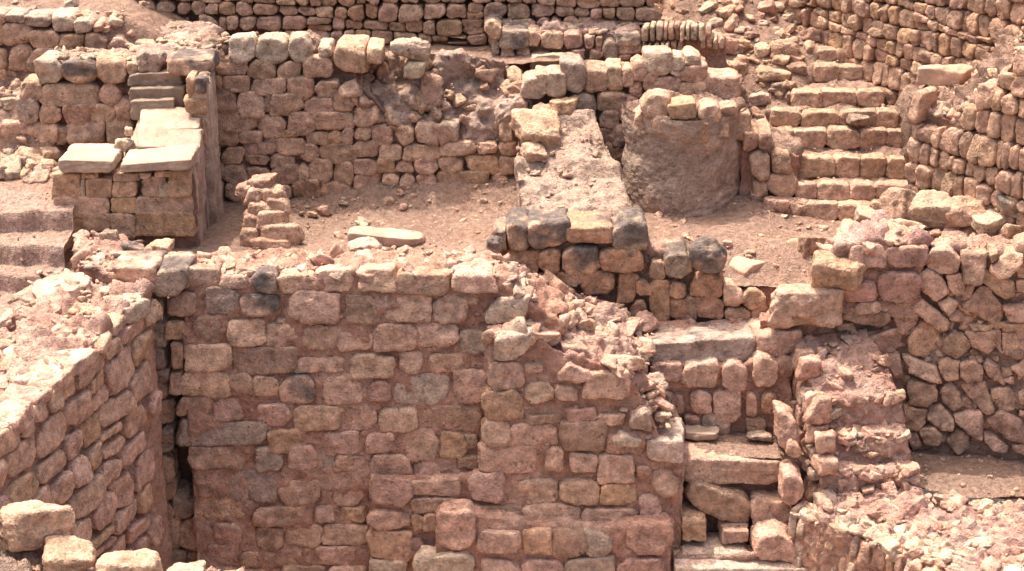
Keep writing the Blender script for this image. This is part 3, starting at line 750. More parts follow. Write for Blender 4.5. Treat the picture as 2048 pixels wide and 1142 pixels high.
# ------------------------------------------------------------------ walls and ramp on the far left
LB = flat(15.25)
T = wall_thing('terrace_wall', 'low terrace wall of two big-stoned rows behind the pier, under the bare dirt slope', LB, (120, 170))
s = secs_on(LB, [(-90, 52), (0, 50), (150, 62), (262, 80)], .35, .7, .04, w=-.06)
m = MB(); sweep(m, s, .025, .02, .05, col=((.22, .13, .10), (.30, .18, .135)), coltop=(EARTH, PINK), seed=38); m.build('earth_core', M_MORTAR, T)
m = MB(); rects(m, LB, "-50 45 8 90,8 46 62 88,63 58 117 96,118 65 168 102 o,170 64 214 106,213 72 258 112 p,-40 92 16 140,17 90 66 138 p,62 98 110 140,100 100 140 130,-30 140 14 185,12 140 46 178 p,46 142 74 168,72 142 110 180,110 136 150 170,60 168 90 190,14 28 52 44 g,52 30 104 50 g,103 30 146 62 w,148 36 186 64 w,186 46 204 62,-40 26 12 46", prot=.05, back=.25, p=10, n=9, gap=0); m.build('facing_stones', M_FIELD, T)
T = thing('rubble_ramp', 'rubble topped cross wall linking the pier wall to the terrace wall', 'wall', at(340, 100, 14.9))
s = pair_secs([(at(262, 112, 14.95), at(240, 60, 15.6)), (at(340, 100, 14.95), at(330, 48, 15.7)), (at(448, 98, 14.95), at(425, 48, 15.7))], .5, .5)
m = MB(); sweep(m, s, .018, .025, .05, coltop=((.42, .27, .21), (.50, .35, .28)), seed=41); m.build('mortar_core', M_MORTAR, T)
m = MB(); strew(m, s, 420, (.015, .09), 'wwtpg', b=(0, 1), flat_=.35, tilt=.25, sink=.4); m.build('rubble_crest', M_FIELD, T)
rock('loose_stone', 'flat grey boulder half sunk in the rubble topped cross wall', (398, 76, 452, 104), 15.1, 'g', .9, 9, scorch=.35)
PW = flat(14.62, .02)
T = wall_thing('pier_wall', 'low wall of mixed long and round stones right behind the stepped pier', PW, (150, 345))
s = secs_on(PW, [(-140, 246), (60, 244), (72, 175), (86, 122), (300, 124), (408, 122)], .38, -.1, 0, w=-.045)
m = MB(); sweep(m, s, .02, .03, .03, col=((.20, .12, .09), (.28, .175, .13)), coltop=(EARTH, PALE), seed=44); m.build('earth_core', M_MORTAR, T)
m = MB(); rects(m, PW, "76 114 124 164 w,192 118 255 164 t,256 124 280 148 t,80 164 202 208 t,202 164 250 212,80 204 122 246,126 206 182 248 p,182 208 232 244,232 196 270 236,44 164 82 200 p,38 196 80 245 g,4 240 56 282 p,57 244 116 294 p,117 250 134 288,134 244 208 290,214 232 262 288,8 282 44 312,42 290 90 342 g,92 294 126 340 b,12 310 42 336 g,-40 240 4 280,-36 282 8 320,-40 320 10 360", prot=.05, back=.2, p=10, n=10, gap=0); m.build('facing_stones', M_FIELD, T)
m = MB(); rects(m, PW, "122 122 190 164 td", prot=.06, back=.3, scorch=.55, n=12); tag(m.build('scorched_stone', M_FIELD, T), 'block with two black patches')
m = MB(); rects(m, flat(14.5), "334 116 428 154 od", prot=.05, back=.35, scorch=.42, n=12); tag(m.build('crest_stone', M_FIELD, T), 'orange block with a black left end')
rock('loose_stone', 'pointed grey brown boulder sitting on top of the wall behind the pier steps', (274, 94, 334, 140), 14.66, 'g', .7, 10)
m = MB(); s = secs_on(PW, [(90, 116), (260, 118)], .35, 1.0); strew(m, s, 110, (.012, .05), 'wtp'); m.build('crest_rubble', M_FIELD, T)

# ------------------------------------------------------------------ stepped pier
P1 = flat(13.65)
T = wall_thing('stepped_pier', 'squared pier with pale cap slabs, a slab ramp and three dark steps climbing behind', P1, (245, 488), 'pier')
s = secs_on(P1, [(107, 346), (240, 346), (384, 346)], .62, -.15, .0, w=-.05)
m = MB(); sweep(m, s, .018, .015, .02, col=((.20, .125, .095), (.27, .17, .13)), coltop=(EARTH, PINK), seed=47)
x0, x1 = at(238, 330, 13.7)[0], at(386, 330, 13.7)[0]
s2 = pair_secs([((x0, 13.75, .72), (x1, 13.75, .72)), ((x0, 14.0, .78), (x1, 14.0, .78)), ((x0 + .03, 14.35, .9), (x1, 14.35, .9)), ((x0 + .06, 14.62, 1.05), (x1, 14.62, 1.05))], -.1, -.1)
sweep(m, s2, .02, .012, .012, col=((.46, .33, .245), (.54, .40, .31)), seed=48)
m.build('body', M_PLASTER, T)
m = MB(); rects(m, P1, "105 346 164 396 o,174 356 223 395 o,226 362 272 393 o,230 346 278 361 t,279 345 302 355 w,287 352 330 390 b,312 341 345 353 t,320 366 340 394 w,337 342 382 392 o,165 345 197 357 o,164 358 171 398 w,108 394 217 433 t,225 394 272 424 o,273 392 382 426 t,112 434 164 473 o,166 427 224 461 o,226 428 271 475 t,272 425 327 468 o,329 425 388 471 o,112 472 160 520 o,160 474 230 520 p", ch=(.05, .16), prot=.025, back=.14, gap=.001, p=13, n=10, tilt=.05, amp=.03, chips=1)
m.build('facing_stones', M_FIELD, T)
def slabq(name, Y, quad, col, back, lb=None, lean=0., p=34, sc=0., mat=None):
    pl = flat(Y, lean); m = MB()
    cell(m, pl, chop([pl.uv(*q) for q in quad], .015, .05), tone(col), prot=0, back=back, p=p * .6, chips=0, tilt=.03, n=18, amp=.035, gap=0, scorch=sc, fine=.006)
    o = m.build(name, mat or M_SLAB, T)
    if lb: o['label'] = lb
slabq('cap_slab', 13.58, [(118, 345), (224, 345), (224, 322), (117, 320)], 's', .44, 'thick pale cap slab')
slabq('cap_slab', 13.56, [(238, 346), (384, 341), (384, 316), (238, 328)], 's', .36, 'pinkish cap slab')
for zc, Yc, rr in ((.845, 14.05, .38), (.935, 14.27, .38)):
    m = MB(); free_stone(m, np.array([(x0 + x1) / 2 + .05, Yc, zc]), ((x1 - x0) / 2 - .045, .15, .035), (rr, .0, .03), tone('s'), 34, .02, 14, chips=1, jit=.03); m.build('ramp_slab', M_SLAB, T)
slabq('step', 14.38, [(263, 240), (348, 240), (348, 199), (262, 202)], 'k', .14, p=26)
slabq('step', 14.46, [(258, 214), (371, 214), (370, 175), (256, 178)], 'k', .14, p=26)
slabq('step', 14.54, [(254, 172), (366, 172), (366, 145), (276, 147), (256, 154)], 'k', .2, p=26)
s = secs_on(flat(14.28), [(374, 160), (414, 158)], .4, -.1)
m = MB(); sweep(m, s, .02, .012, .015, col=((.46, .33, .245), (.54, .40, .31)), seed=49); m.build('side_pilaster', M_PLASTER, T)
m = MB(); rects(m, flat(14.28), "370 192 414 230 o,372 230 413 292 o,374 292 412 332 o,372 152 390 190 t", prot=.02, back=.2, p=18, n=10); m.build('pilaster_blocks', M_FIELD, T)
m = MB(); rects(m, flat(14.26), "388 156 413 188 gd", prot=.03, back=.2, p=16, n=10, scorch=.9); tag(m.build('scorched_stone', M_FIELD, T), 'small black block in the pilaster')
for b, lb in (((232, 274, 268, 302), 'small pale round stone wedged between the two cap slabs of the pier'), ((250, 254, 266, 274), 'small brown cobble above the wedged pale stone by the pier slabs')):
    rock('loose_stone', lb, b, 13.98, 'w' if 'pale' in lb else 'o', .8, 7, n=8)

# ------------------------------------------------------------------ small ruined stub in the court
T = thing('rubble_stub', 'knee-high stub of stacked rough stones standing alone on the court floor', 'ruin', at(542, 490, 13.9))
m = MB()
for x, y, hx, hy, c in ((545, 486, 40, 14, 'p'), (550, 464, 36, 17, 't'), (508, 470, 18, 20, 'b'), (512, 440, 20, 20, 'p'), (550, 434, 30, 16, 't'), (520, 414, 22, 14, 'p'), (556, 408, 22, 13, 't'), (540, 386, 32, 14, 't'), (505, 392, 16, 16, 'p'), (522, 366, 24, 12, 'p'), (492, 378, 14, 10, 'b')):
    c_ = at(x, y, 13.96 + (430 - y) * .0022); free_stone(m, c_, (hx * .0043, .11, hy * .0050), (rnd.gauss(0, .08), rnd.gauss(0, .1), rnd.uniform(-.3, .3)), tone(c), 8, .06, 12, chips=3, jit=.14)
m.build('stacked_stones', M_FIELD, T)
m = MB(); c = at(530, 440, 14.06); sweep(m, pair_secs([((c[0] - .16, 13.97, .42), (c[0] - .16, 14.2, .42)), ((c[0] + .13, 13.97, .36), (c[0] + .13, 14.2, .36))], -.1, -.1), .02, .05, .05, col=(EARTH, MOR2), seed=52); m.build('mortar', M_MORTAR, T)

# ------------------------------------------------------------------ sloping ramp of rubble beside the plastered drum
T = thing('rubble_slope', 'wall stub sloping down to the court as a pebbly ramp beside the plastered drum', 'ruin', at(1145, 440, 13.9))
rows = [(at(1046, 222, 14.95), at(1186, 224, 14.95)), (at(1034, 262, 14.7), at(1206, 268, 14.7)), (at(1032, 330, 14.35), at(1240, 340, 14.35)), (at(1036, 400, 14.0), at(1262, 405, 14.0)), (at(1042, 440, 13.8), at(1270, 445, 13.8))]
s = pair_secs(rows, -.1, -.1)
m = MB(); sweep(m, s, .015, .02, .04, freq=4.5, col=((.36, .24, .18), (.42, .29, .22)), coltop=((.44, .30, .22), (.50, .355, .27)), seed=55); m.build('earth_core', M_EARTH, T)
m = MB(); strew(m, s, 420, (.008, .045), 'wtpp', b=(.02, .98), sink=.45, flat_=.5)
for x, y, Y, h in ((1075, 262, 14.66, .2), (1070, 305, 14.45, .11), (1195, 330, 14.4, .08), (1090, 225, 14.9, .12)):
    free_stone(m, at(x, y, Y), (h, h * .8, h * .5), (.3, .1, .3), tone('tp'), 10, .09, 12)
m.build('rubble', M_FIELD, T)
rock('loose_stone', 'yellowish pointed stone lying at the head of the pebbly slope', (1102, 192, 1152, 224), 14.97, 'o', .8, 14)

# ------------------------------------------------------------------ plastered drum
T = thing('plastered_drum', 'round drum coated in grey brown mud plaster with rough stones along its rim', 'cistern', at(1372, 445, 14.4))
c = at(1370, 445, 14.38); DX, DY, DR = c[0], 14.91, .535
th = np.linspace(-PI, 0, 220); zz_ = np.linspace(-.12, .92, 130)
TT, ZZ = np.meshgrid(th, zz_, indexing='ij')
R_ = DR + .012 * np.sin(ZZ * 9)
Pd = np.stack([DX + R_ * np.cos(TT), DY + R_ * np.sin(TT), ZZ], axis=2).reshape(-1, 3)
nd = np.stack([np.cos(TT), np.sin(TT), 0 * TT], axis=2).reshape(-1, 3)
Pd = Pd + nd * (.03 * fbm(Pd * 1.9 + 3, 2) + .026 * fbm(Pd * np.array([3, 3, 7]), 4) + .009 * fbm(Pd * 25, 2))[:, None]
g = np.clip(fbm(Pd * np.array([1.6, 1.6, 6]), 4) * 2.0 + .5, 0, 1)[:, None]
m = MB(); m.raw(Pd, grid_faces(220, 130), np.array(PLAS) * g + np.array((.44, .318, .243)) * (1 - g)); m.build('plaster_coat', M_PLASTER, T)
rr = [(np.array([DX + (DR - .02) * math.cos(t), DY + (DR - .02) * math.sin(t), .9]), np.array([DX + .1 * math.cos(t), DY + .1 * math.sin(t) + .15, 1.0])) for t in np.linspace(-PI, 0, 14)]
m = MB(); sweep(m, pair_secs(rr, .6, .6), .02, .02, .05, coltop=(EARTH, EARTH2), seed=58); m.build('earth_filling', M_EARTH, T)
m = MB()
for b in ((1284, 190, 1342, 232), (1334, 205, 1394, 240), (1392, 207, 1440, 246), (1438, 208, 1480, 245), (1304, 230, 1354, 268), (1360, 240, 1418, 284), (1417, 245, 1456, 272), (1452, 228, 1504, 276), (1268, 222, 1300, 250)):
    t = math.acos(np.clip((at((b[0] + b[2]) / 2, 240, 14.6)[0] - DX) / DR, -.95, .95)); Y = DY - DR * math.sin(t) * .94
    pl = Plane((DX - 2, Y), (DX + 2, Y)); rects(m, pl, "%d %d %d %d" % b, words='tto', prot=.05, back=.16, p=9, n=10)
for k in range(26):
    x, y = rnd.uniform(1285, 1340), rnd.uniform(250, 275); free_stone(m, at(x, y, 14.52), (.02, .02, .014), (0, 0, rnd.uniform(0, 6)), tone('wt'), n=5)
m.build('rim_stones', M_FIELD, T)

# ------------------------------------------------------------------ curved wall above the drum
KW = flat(15.12)
T = wall_thing('curved_wall', 'low curving wall of rounded pale stones above the plastered drum', KW, (1220, 300))
s = secs_on(KW, [(1020, 200), (1050, 180), (1130, 150), (1240, 145), (1300, 150), (1350, 165), (1490, 180), (1500, 230)], .3, -.1, .0, w=-.05)
m = MB(); sweep(m, s, .02, .03, .04, col=((.26, .165, .125), (.33, .215, .165)), coltop=(EARTH, EARTH2), seed=61); m.build('earth_core', M_MORTAR, T)
m = MB(); rects(m, KW, "1172 136 1212 182,1212 132 1242 180,1240 136 1268 170,1264 122 1296 160 p,1290 106 1338 146 w,1284 143 1316 177,1310 152 1356 188,1354 162 1412 198,1410 150 1482 196,1355 130 1412 160,1198 182 1256 220,1195 218 1242 256,1240 194 1276 248,1258 160 1286 194,1194 250 1222 282,1220 248 1252 290,1190 280 1225 320,1225 290 1250 330,1228 330 1250 370,1195 318 1225 350,1335 112 1370 140 w,1370 108 1400 130 w,1340 134 1362 150 w", prot=.06, back=.22, p=8, n=10, gap=0)
rects(m, KW, "1045 150 1094 194 w,1072 142 1096 172 w,1089 138 1129 188 w,1000 200 1030 250,1024 196 1060 240 p", prot=.12, back=.2, p=8, n=10); m.build('facing_stones', M_FIELD, T)
m = MB(); rects(m, KW, "1124 122 1174 184 g,1140 184 1196 248 g", prot=.08, back=.2, p=8, n=12); tag(m.build('grey_stones', M_FIELD, T), 'two smooth grey boulders')
m = MB(); strew(m, s, 160, (.015, .06), 'wtp'); m.build('crest_rubble', M_FIELD, T)

# ------------------------------------------------------------------ plinth
PL = flat(15.62)
T = wall_thing('stone_plinth', 'square plinth with a flat rubble top and black stones at its front corners', PL, (1130, 130))
s = secs_on(PL, [(985, 66), (1130, 64), (1278, 68)], .72, .7, .06, w=-.05)
m = MB(); sweep(m, s, .02, .02, .05, col=((.33, .19, .15), (.40, .25, .195)), coltop=((.42, .27, .215), (.50, .35, .28)), seed=64); m.build('mortar_core', M_MORTAR, T)
m = MB(); rects(m, PL, "1056 62 1082 94,1083 64 1128 98,1130 66 1168 96,1170 68 1190 100,1190 72 1206 100,984 70 1000 110 w,1000 86 1028 124,1030 92 1060 126,1062 100 1100 120 p,1135 98 1170 118,1180 98 1208 118,1236 84 1282 106 p,1234 104 1262 120", prot=.05, back=.2, p=9, n=9); m.build('facing_stones', M_FIELD, T)
for t, lb in (("998 58 1056 92 gd", 'long black boulder at the corner'), ("1228 62 1280 90 gd", 'black boulder at the far corner'), ("1206 78 1236 118 g", 'grey drooping stone'), ("968 38 1002 76 gd", 'dark upright stone')):
    m = MB(); rects(m, PL, t, prot=.08, back=.25, p=8, n=12, scorch=1.0 if 'd' in t else .3); tag(m.build('scorched_stone', M_FIELD, T), lb)
m = MB(); strew(m, s, 420, (.015, .085), 'wwtpg', b=(0, 1), flat_=.35, tilt=.25); m.build('rubble_top', M_FIELD, T)
rock('loose_slab', 'oblong pale slab leaning at the front of the black cornered plinth', (1064, 106, 1138, 138), 15.5, 'w', .3, 20, n=14, jit=.05, mat=M_SLAB, cat='slab')

# ------------------------------------------------------------------ staircase
SY, SZ, yb0 = 14.48, 0.0, 430
STEPS = []
for yb_, yt_, x0_, x1_ in ((430, 406, 1560, 1790), (400, 366, 1590, 1850), (350, 314, 1530, 1850), (292, 258, 1490, 1825), (253, 222, 1544, 1792), (208, 182, 1584, 1768), (158, 132, 1628, 1726), (119, 97, 1634, 1714)):
    if STEPS:
        d = ray(1700, yb_); SY = max(SY + .12, (SZ - CAM[2]) / d[2] * d[1])
    d = ray(1700, yt_); zt = CAM[2] + d[2] / d[1] * SY
    STEPS.append((SY, SZ, zt, at(x0_, (yb_ + yt_) / 2, SY)[0], at(x1_, (yb_ + yt_) / 2, SY)[0]))
    SZ = zt
SLOPE = (STEPS[-1][2] - 0) / (STEPS[-1][0] - STEPS[0][0])
T = thing('stone_staircase', 'flight of eight uneven rough stone steps climbing along the retaining wall', 'staircase', (STEPS[0][3] + .4, STEPS[0][0], 0))
for k, (Y, zb, zt, xa, xb) in enumerate(STEPS):
    m = MB(); pl = Plane((xa, Y + rnd.uniform(0, .03)), (xb, Y - .02)); x = 0.0
    yn = STEPS[k + 1][0] if k + 1 < len(STEPS) else Y + .4
    sweep(m, pair_secs([((xa - .03, Y + .06, zt - .02), (xa - .03, yn + .15, zt + .0)), ((xb + .08, Y + .06, zt - .02), (xb + .08, yn + .15, zt + .0))], zb - .25, zb - .25), .02, .02, .025, col=(EARTH2, BRN), coltop=(EARTH, EARTH2), seed=70 + k)
    while x < pl.L - .06:
        wd = min(rnd.uniform(.19, .36), pl.L - x); h = (zt - zb) * rnd.uniform(.94, 1.04)
        if k == 6 or k == 7: wd = pl.L / 2
        cell(m, pl, chop([(x, zb - .02), (x + wd, zb - .02), (x + wd, zb + h), (x, zb + h)], .05, .22), tone('tttp'), prot=rnd.uniform(.025, .05), back=.09, p=rnd.choice([7, 9, 11]), n=11, gap=-.006, tilt=.08, amp=.06)
        x += wd
    strew(m, pair_secs([((xa, Y + .05, zt), (xa, yn, zt)), ((xb, Y + .05, zt), (xb, yn, zt))], 0, 0), 14, (.01, .03), 'tpw')
    m.build('step', M_FIELD, T)
rock('loose_stone', 'smooth grey cobble resting on a stair tread', (1698, 226, 1742, 252), STEPS[4][0] - .09, 'g', .6, 8, (.1, .15, .2))

# hillside of earth and rubble left of the stairs
HY0 = STEPS[0][0]
def z_hill(X, Y):
    z = .02 + SLOPE * (Y - HY0) * .93
    z = np.where(Y > STEPS[-1][0] + .1, .02 + SLOPE * .93 * (STEPS[-1][0] + .1 - HY0) + .42 * (Y - STEPS[-1][0] - .1), z)
    z = z + .16 * smooth(1.75, 1.3, X) * 0 + .10 * np.sin(X * 4 + Y * 3) * .4
    xl = np.interp(Y, [k[0] for k in STEPS], [k[3] for k in STEPS]) - .02
    return z - .30 * smooth(0, .12, X - xl) * (1 - smooth(STEPS[-1][0] + .25, STEPS[-1][0] + .45, Y))
HX0 = at(1490, 300, 15.1)[0]
hill = sheet('hillside', .9, 5.6, 14.55, 20.0, .025, z_hill, amp=.13, freq=2.2, rough=.016, keep=lambda x, y: (y > 15.3) | (x > HX0))
def hill_stones(name, num, box, size, words, seed):
    m = MB()
    for _ in range(num):
        x, y = rnd.uniform(*box[:2]), rnd.uniform(*box[2:])
        if x > np.interp(y, [k[0] for k in STEPS], [k[3] for k in STEPS]) - .05 and y < STEPS[-1][0] + .3: continue
        z = float(z_hill(np.array([x]), np.array([y]))[0]); q = np.array([[x, y, z]]); z += .13 * float(fbm(q * 2.2, 4)[0])
        s_ = size[0] + (size[1] - size[0]) * rnd.random() ** 3
        free_stone(m, (x, y, z + s_ * .15), (s_ * rnd.uniform(.8, 1.4), s_, s_ * rnd.uniform(.4, .8)), (rnd.gauss(0, .3), rnd.gauss(0, .3), rnd.uniform(0, 6)), tone(words), 9, .08, 5 if s_ < .05 else 8)
    return m.build(name, M_FIELD)
tag(hill_stones('rubble', 900, (1.0, 3.4, 15.25, 17.8), (.012, .085), 'wtppb', 1), kind='stuff')
HS = ((1428, 72, 1474, 112, 15.75, 't', 'rounded tan boulder in the rubble above the drum, widest of the row'), (1472, 76, 1504, 102, 15.78, 'o', 'small brown angular rock between two boulders above the drum'), (1510, 88, 1538, 116, 15.72, 'w', 'pale round cobble below the two leaning boulders on the hillside'), (1538, 74, 1592, 118, 15.74, 't', 'pair-shaped tan boulder leaning on the hillside, nearest the stair top'),
      (1508, 128, 1578, 168, 15.3, 't', 'long tan rock lying across the hillside left of the stairs'), (1545, 160, 1580, 188, 15.15, 'g', 'purplish flat rock below the long tan rock on the hillside'), (1540, 172, 1566, 190, 15.08, 'g', 'grey pebble-shaped stone under the purplish flat rock'), (1500, 182, 1540, 212, 15.05, 'w', 'pale lump of rock left of the fifth stair tread'), (1575, 122, 1610, 146, 15.35, 'b', 'brown rock tucked beside the upper steps'),
      (1380, 96, 1430, 130, 15.5, 'p', 'pinkish boulder behind the curved wall'))
for x0_, y0_, x1_, y1_, Y, c, lb in HS: rock('loose_stone', lb, (x0_, y0_, x1_, y1_), Y, c, .8, 8, gz=z_hill)
T = thing('upright_stone_kerb', 'low kerb of thin stones set on edge on the hillside beside the plinth', 'wall', at(1350, 112, 15.55))
m = MB(); KP = Plane(at(1282, 100, 15.62)[:2], at(1450, 100, 15.5)[:2])
for r_, (xa, xb, ya, yb_) in enumerate(((1284, 1410, 44, 80), (1284, 1365, 80, 112), (1400, 1440, 62, 92))):
    x = xa
    while x < xb:
        wd = rnd.uniform(9, 17); dy = abs(x - 1340) * .10
        q = [KP.uv(x, yb_ + dy * .5), KP.uv(x + wd, yb_ + dy * .5), KP.uv(x + wd, ya + dy), KP.uv(x, ya + dy)]; cell(m, KP, chop(q, .1, .4), tone('tpw'), prot=rnd.uniform(.03, .1), back=.12, p=8, n=7); x += wd
m.build('edge_stones', M_FIELD, T)
m = MB(); sweep(m, pair_secs([(at(1284, 72, 15.68), at(1284, 50, 15.9)), (at(1450, 90, 15.56), at(1450, 66, 15.85))], .6, .6), .025, .02, .04, seed=77, coltop=(EARTH, PINK)); m.build('earth_core', M_MORTAR, T)

# ------------------------------------------------------------------ retaining walls at the stairs
RW = Plane((1.55, 18.63), (4.85, 13.41))
T = thing('retaining_wall', 'tall dry wall of many small stones rising along the stairs', 'wall', RW.pt(4.0, .1))
nb = -RW.n
s = [[RW.pt(u, -.2, -.05), RW.pt(u, 4.0, -.05), RW.pt(u, 4.0, -.7), RW.pt(u, -.2, -.7)] for u in (0, RW.L / 2, RW.L + .02)]
m = MB(); sweep(m, s, .05, .02, .02, col=((.22, .13, .10), (.28, .175, .13)), seed=80); m.build('earth_core', M_MORTAR, T)
def mrw(px, py): return py > -320
m = MB(); courses(m, RW, 0, RW.L, .0, 3.6, (.125, .165), (.10, .19), mrw, 'tttppbo', p=9, prot=(.005, .06), gap=.001, n=7, back=.16, tilt=.13, wob=.03); m.build('facing_stones', M_FIELD, T)
# nearer leg of it, ragged and slumped along its top
q0 = at(1822, 395, 14.0); q1 = at(2048, 455, 13.12)
d_ = (q1 - q0)[:2]; d_ /= np.linalg.norm(d_)
RN = Plane(q0[:2], q0[:2] + d_ * 2.6)
T = thing('retaining_wall', 'nearer dry retaining wall of narrow upright stones, its top slumped into a slope of rubble', 'wall', (q0[0], q0[1], 0))
topn = [(1822, 208), (1850, 225), (1890, 238), (1915, 235), (1950, 200), (1985, 165), (2015, 130), (2048, 70), (2110, -60)]
s = secs_on(RN, topn, .6, -.2, .0, w=-.045)
m = MB(); sweep(m, s, .025, .03, .05, col=((.22, .13, .10), (.28, .175, .13)), coltop=(EARTH, EARTH2), seed=83); m.build('earth_core', M_MORTAR, T)
tx, ty = zip(*topn)
def mrn(px, py): return py > np.interp(px, tx, ty) + 4 and px > 1818
m = MB(); courses(m, RN, 0, 2.5, -.1, 3.2, (.16, .22), (.075, .15), mrn, 'tttpppb', p=9, prot=(.005, .06), gap=.001, n=8, back=.16, tilt=.13, wob=.03); m.build('facing_stones', M_FIELD, T)
m = MB(); strew(m, s, 260, (.02, .10), 'wtpp', a=(0, .95), b=(0, 1), tilt=.6); m.build('crest_rubble', M_FIELD, T)
zk = q0[2]
def z_ledge(X, Y): return 1.0 + .9 * smooth(3.6, 4.6, X) + .35 * (Y - 14.3)
def on_rw(px, py):
    u, v = RW.uv(px, py); return RW.pt(u, v, -.02)
def on_rn(px, py):
    u, v = RN.uv(px, py); return RN.pt(u, v, -.12)
lh = [[drop(a, .3), a, b, drop(b, .3)] for a, b in ((on_rn(1828, 212), on_rw(1812, 185)), (on_rn(1890, 238), on_rw(1880, 172)), (on_rn(1950, 202), on_rw(1950, 135)), (on_rn(2020, 125), on_rw(2030, 70)), (on_rn(2120, -40), on_rw(2140, -90)))]
T = thing('rubble_bank', 'bank of slumped earth and broken stone lodged between the two retaining walls', 'rubble', lh[1][1])
m = MB(); sweep(m, lh, .02, .03, .08, coltop=(EARTH, EARTH2), seed=86); m.build('earth', M_EARTH, T)
m = MB(); strew(m, lh, 420, (.012, .065), 'wtppg', a=(0, .9), sink=.4, tilt=.5); m.build('broken_stones', M_FIELD, T)
rock('loose_slab', 'long squared slab lodged on the bank against the stair retaining wall', (1838, 128, 1936, 172), 14.55, 't', .3, 24, (0, 0, -.25), n=16, jit=.04, mat=M_SLAB, cat='slab', amp=.04)

# ------------------------------------------------------------------ scorched wall in front of the slope
SW = flat(13.32)
T = wall_thing('scorched_wall', 'low wall of orange blocks blackened by fire along its crest', SW, (1150, 640))
s = secs_on(SW, [(992, 470), (1010, 458), (1290, 458), (1300, 505), (1380, 520), (1446, 520)], .32, -.75, .0, w=-.05)
m = MB(); sweep(m, s, .018, .02, .035, col=((.28, .165, .12), (.35, .22, .16)), coltop=(EARTH, PINK), seed=90, freq=8); m.build('mortar_core', M_MORTAR, T)
m = MB(); rects(m, SW, "1011 500 1074 546 f,1130 540 1165 570 t,1166 542 1232 590 f,1238 548 1274 600 f,1272 560 1304 590 f,1260 600 1294 638 f,1300 560 1336 640 f,1336 560 1372 592 f,1340 596 1380 640 f,1384 550 1440 590 f,1390 590 1445 632 f,1370 595 1392 636 b,1060 545 1128 575 f,1300 520 1330 556 b", prot=.04, back=.16, p=12, n=10, scorch=.27, gap=0); m.build('facing_stones', M_FIELD, T)
for t, sc in (("992 458 1014 502 gd", .8), ("1014 444 1062 500 fd", .38), ("1060 446 1134 494 gd", .95), ("1136 446 1226 490 fd", .62), ("1222 442 1296 498 gd", .62), ("1076 496 1120 542 fd", .60), ("1126 490 1196 540 fd", .60), ("1198 496 1284 538 fd", .42), ("1330 506 1384 554 gd", .75)):
    m = MB(); rects(m, SW, t, prot=.055, back=.32, p=12, n=14, scorch=sc * .84, chips=2, tilt=.06); m.build('scorched_stone', M_FIELD, T)
rock('scorched_stone', 'black burnt boulder perched on the low end of the fire blackened wall', (1380, 472, 1446, 548), 13.3, 'g', .8, 5, scorch=.52, n=16, chips=9, jit=.3, amp=.1)
T = thing('stone_footing', 'short row of low tan stones continuing from the end of the fire blackened wall', 'wall', at(1500, 620, 13.3))
m = MB(); rects(m, SW, "1448 570 1486 616 t,1486 572 1532 616 o,1450 612 1500 645 b,1500 612 1545 645 b", prot=.05, back=.25, p=9, n=11); m.build('stones', M_FIELD, T)
m = MB(); sweep(m, secs_on(SW, [(1440, 582), (1560, 580)], .4, -.8, .1, w=-.05), .02, .02, .03, seed=92, coltop=(EARTH, PINK)); m.build('core', M_MORTAR, T)

# ------------------------------------------------------------------ loose blocks lying about
G = 'boulders lined up on the crest above the angular dry wall'
rock('loose_slab', 'long pale slab lying along the back of the big mortared wall', (700, 456, 846, 494), 13.4, 's', .35, 16, (0, .03, -.05), gz=z_court, n=18, jit=.05, cat='slab', amp=.05, mat=M_SLAB)
rock('loose_slab', 'broken pale slab on the wall crest just in front of the long pale slab', (696, 478, 760, 508), 13.0, 'w', .6, 14, n=12, cat='slab')
rock('loose_stone', 'pale domed block sitting on the crest of the court back wall', (790, 76, 860, 122), 15.05, 'w', .6, 12, n=14)
rock('cut_block', 'sharp edged pale block tilted on the dirt beside the black burnt boulder', (1460, 512, 1530, 574), 13.62, 't', .7, 26, (.1, .1, .75), n=14, jit=.05, chips=1, mat=M_SLAB, cat='block', amp=.03)
rock('cut_block', 'brown block standing on end at the edge of the court floor', (1598, 466, 1644, 514), 13.5, 'b', .6, 20, (0, .12, .4), gz=z_court, n=12, jit=.08, chips=2, cat='block')
rock('loose_slab', 'thin pale slab leaning near the foot of the stairs', (1712, 418, 1768, 452), 13.95, 'w', .6, 20, (.5, .3, .2), gz=z_court, n=12, jit=.06, chips=1, cat='slab', mat=M_SLAB)
for b, Y, c, lb in (((1760, 374, 1822, 444), 13.5, 't', 'tall angular boulder with one flat brown face, at the stair end of the boulder row'), ((1818, 384, 1898, 452), 13.46, 'w', 'big pitted pale boulder next to the tall angular one'), ((1888, 388, 1966, 448), 13.44, 't', 'tan boulder with a rounded pale top, between the pitted one and the dark one'), ((1952, 388, 2004, 432), 13.5, 'p', 'smaller pinkish rock behind the row of boulders, next to the dark boulder'), ((1942, 424, 2008, 472), 13.25, 'w', 'pitted pale block lying in front of the row of boulders'), ((1996, 444, 2052, 500), 13.2, 't', 'squarish tan block under the dark boulder')):
    rock('boulder', lb, b, Y, c, .8, 12, (rnd.gauss(0, .15), rnd.gauss(0, .15), rnd.gauss(0, .4)), n=16, cat='boulder', group=G, chips=7, amp=.08)
rock('boulder', 'dark grey rounded boulder at the end of the row on the angular dry wall', (1996, 384, 2080, 446), 13.3, 'g', .8, 8, scorch=.5, n=16, cat='boulder', group=G)
rock('boulder', 'huge rough block of pink stone beside the threshold slab', (1546, 566, 1702, 656), 13.0, 'p', .38, 9, (0, .04, .06), n=26, cat='boulder', amp=.11, chips=3, jit=.1)
rock('boulder', 'orange bellied block resting on the huge rough pink block', (1628, 508, 1722, 582), 12.98, 'o', .6, 12, (.1, .1, -.1), n=18, cat='boulder')
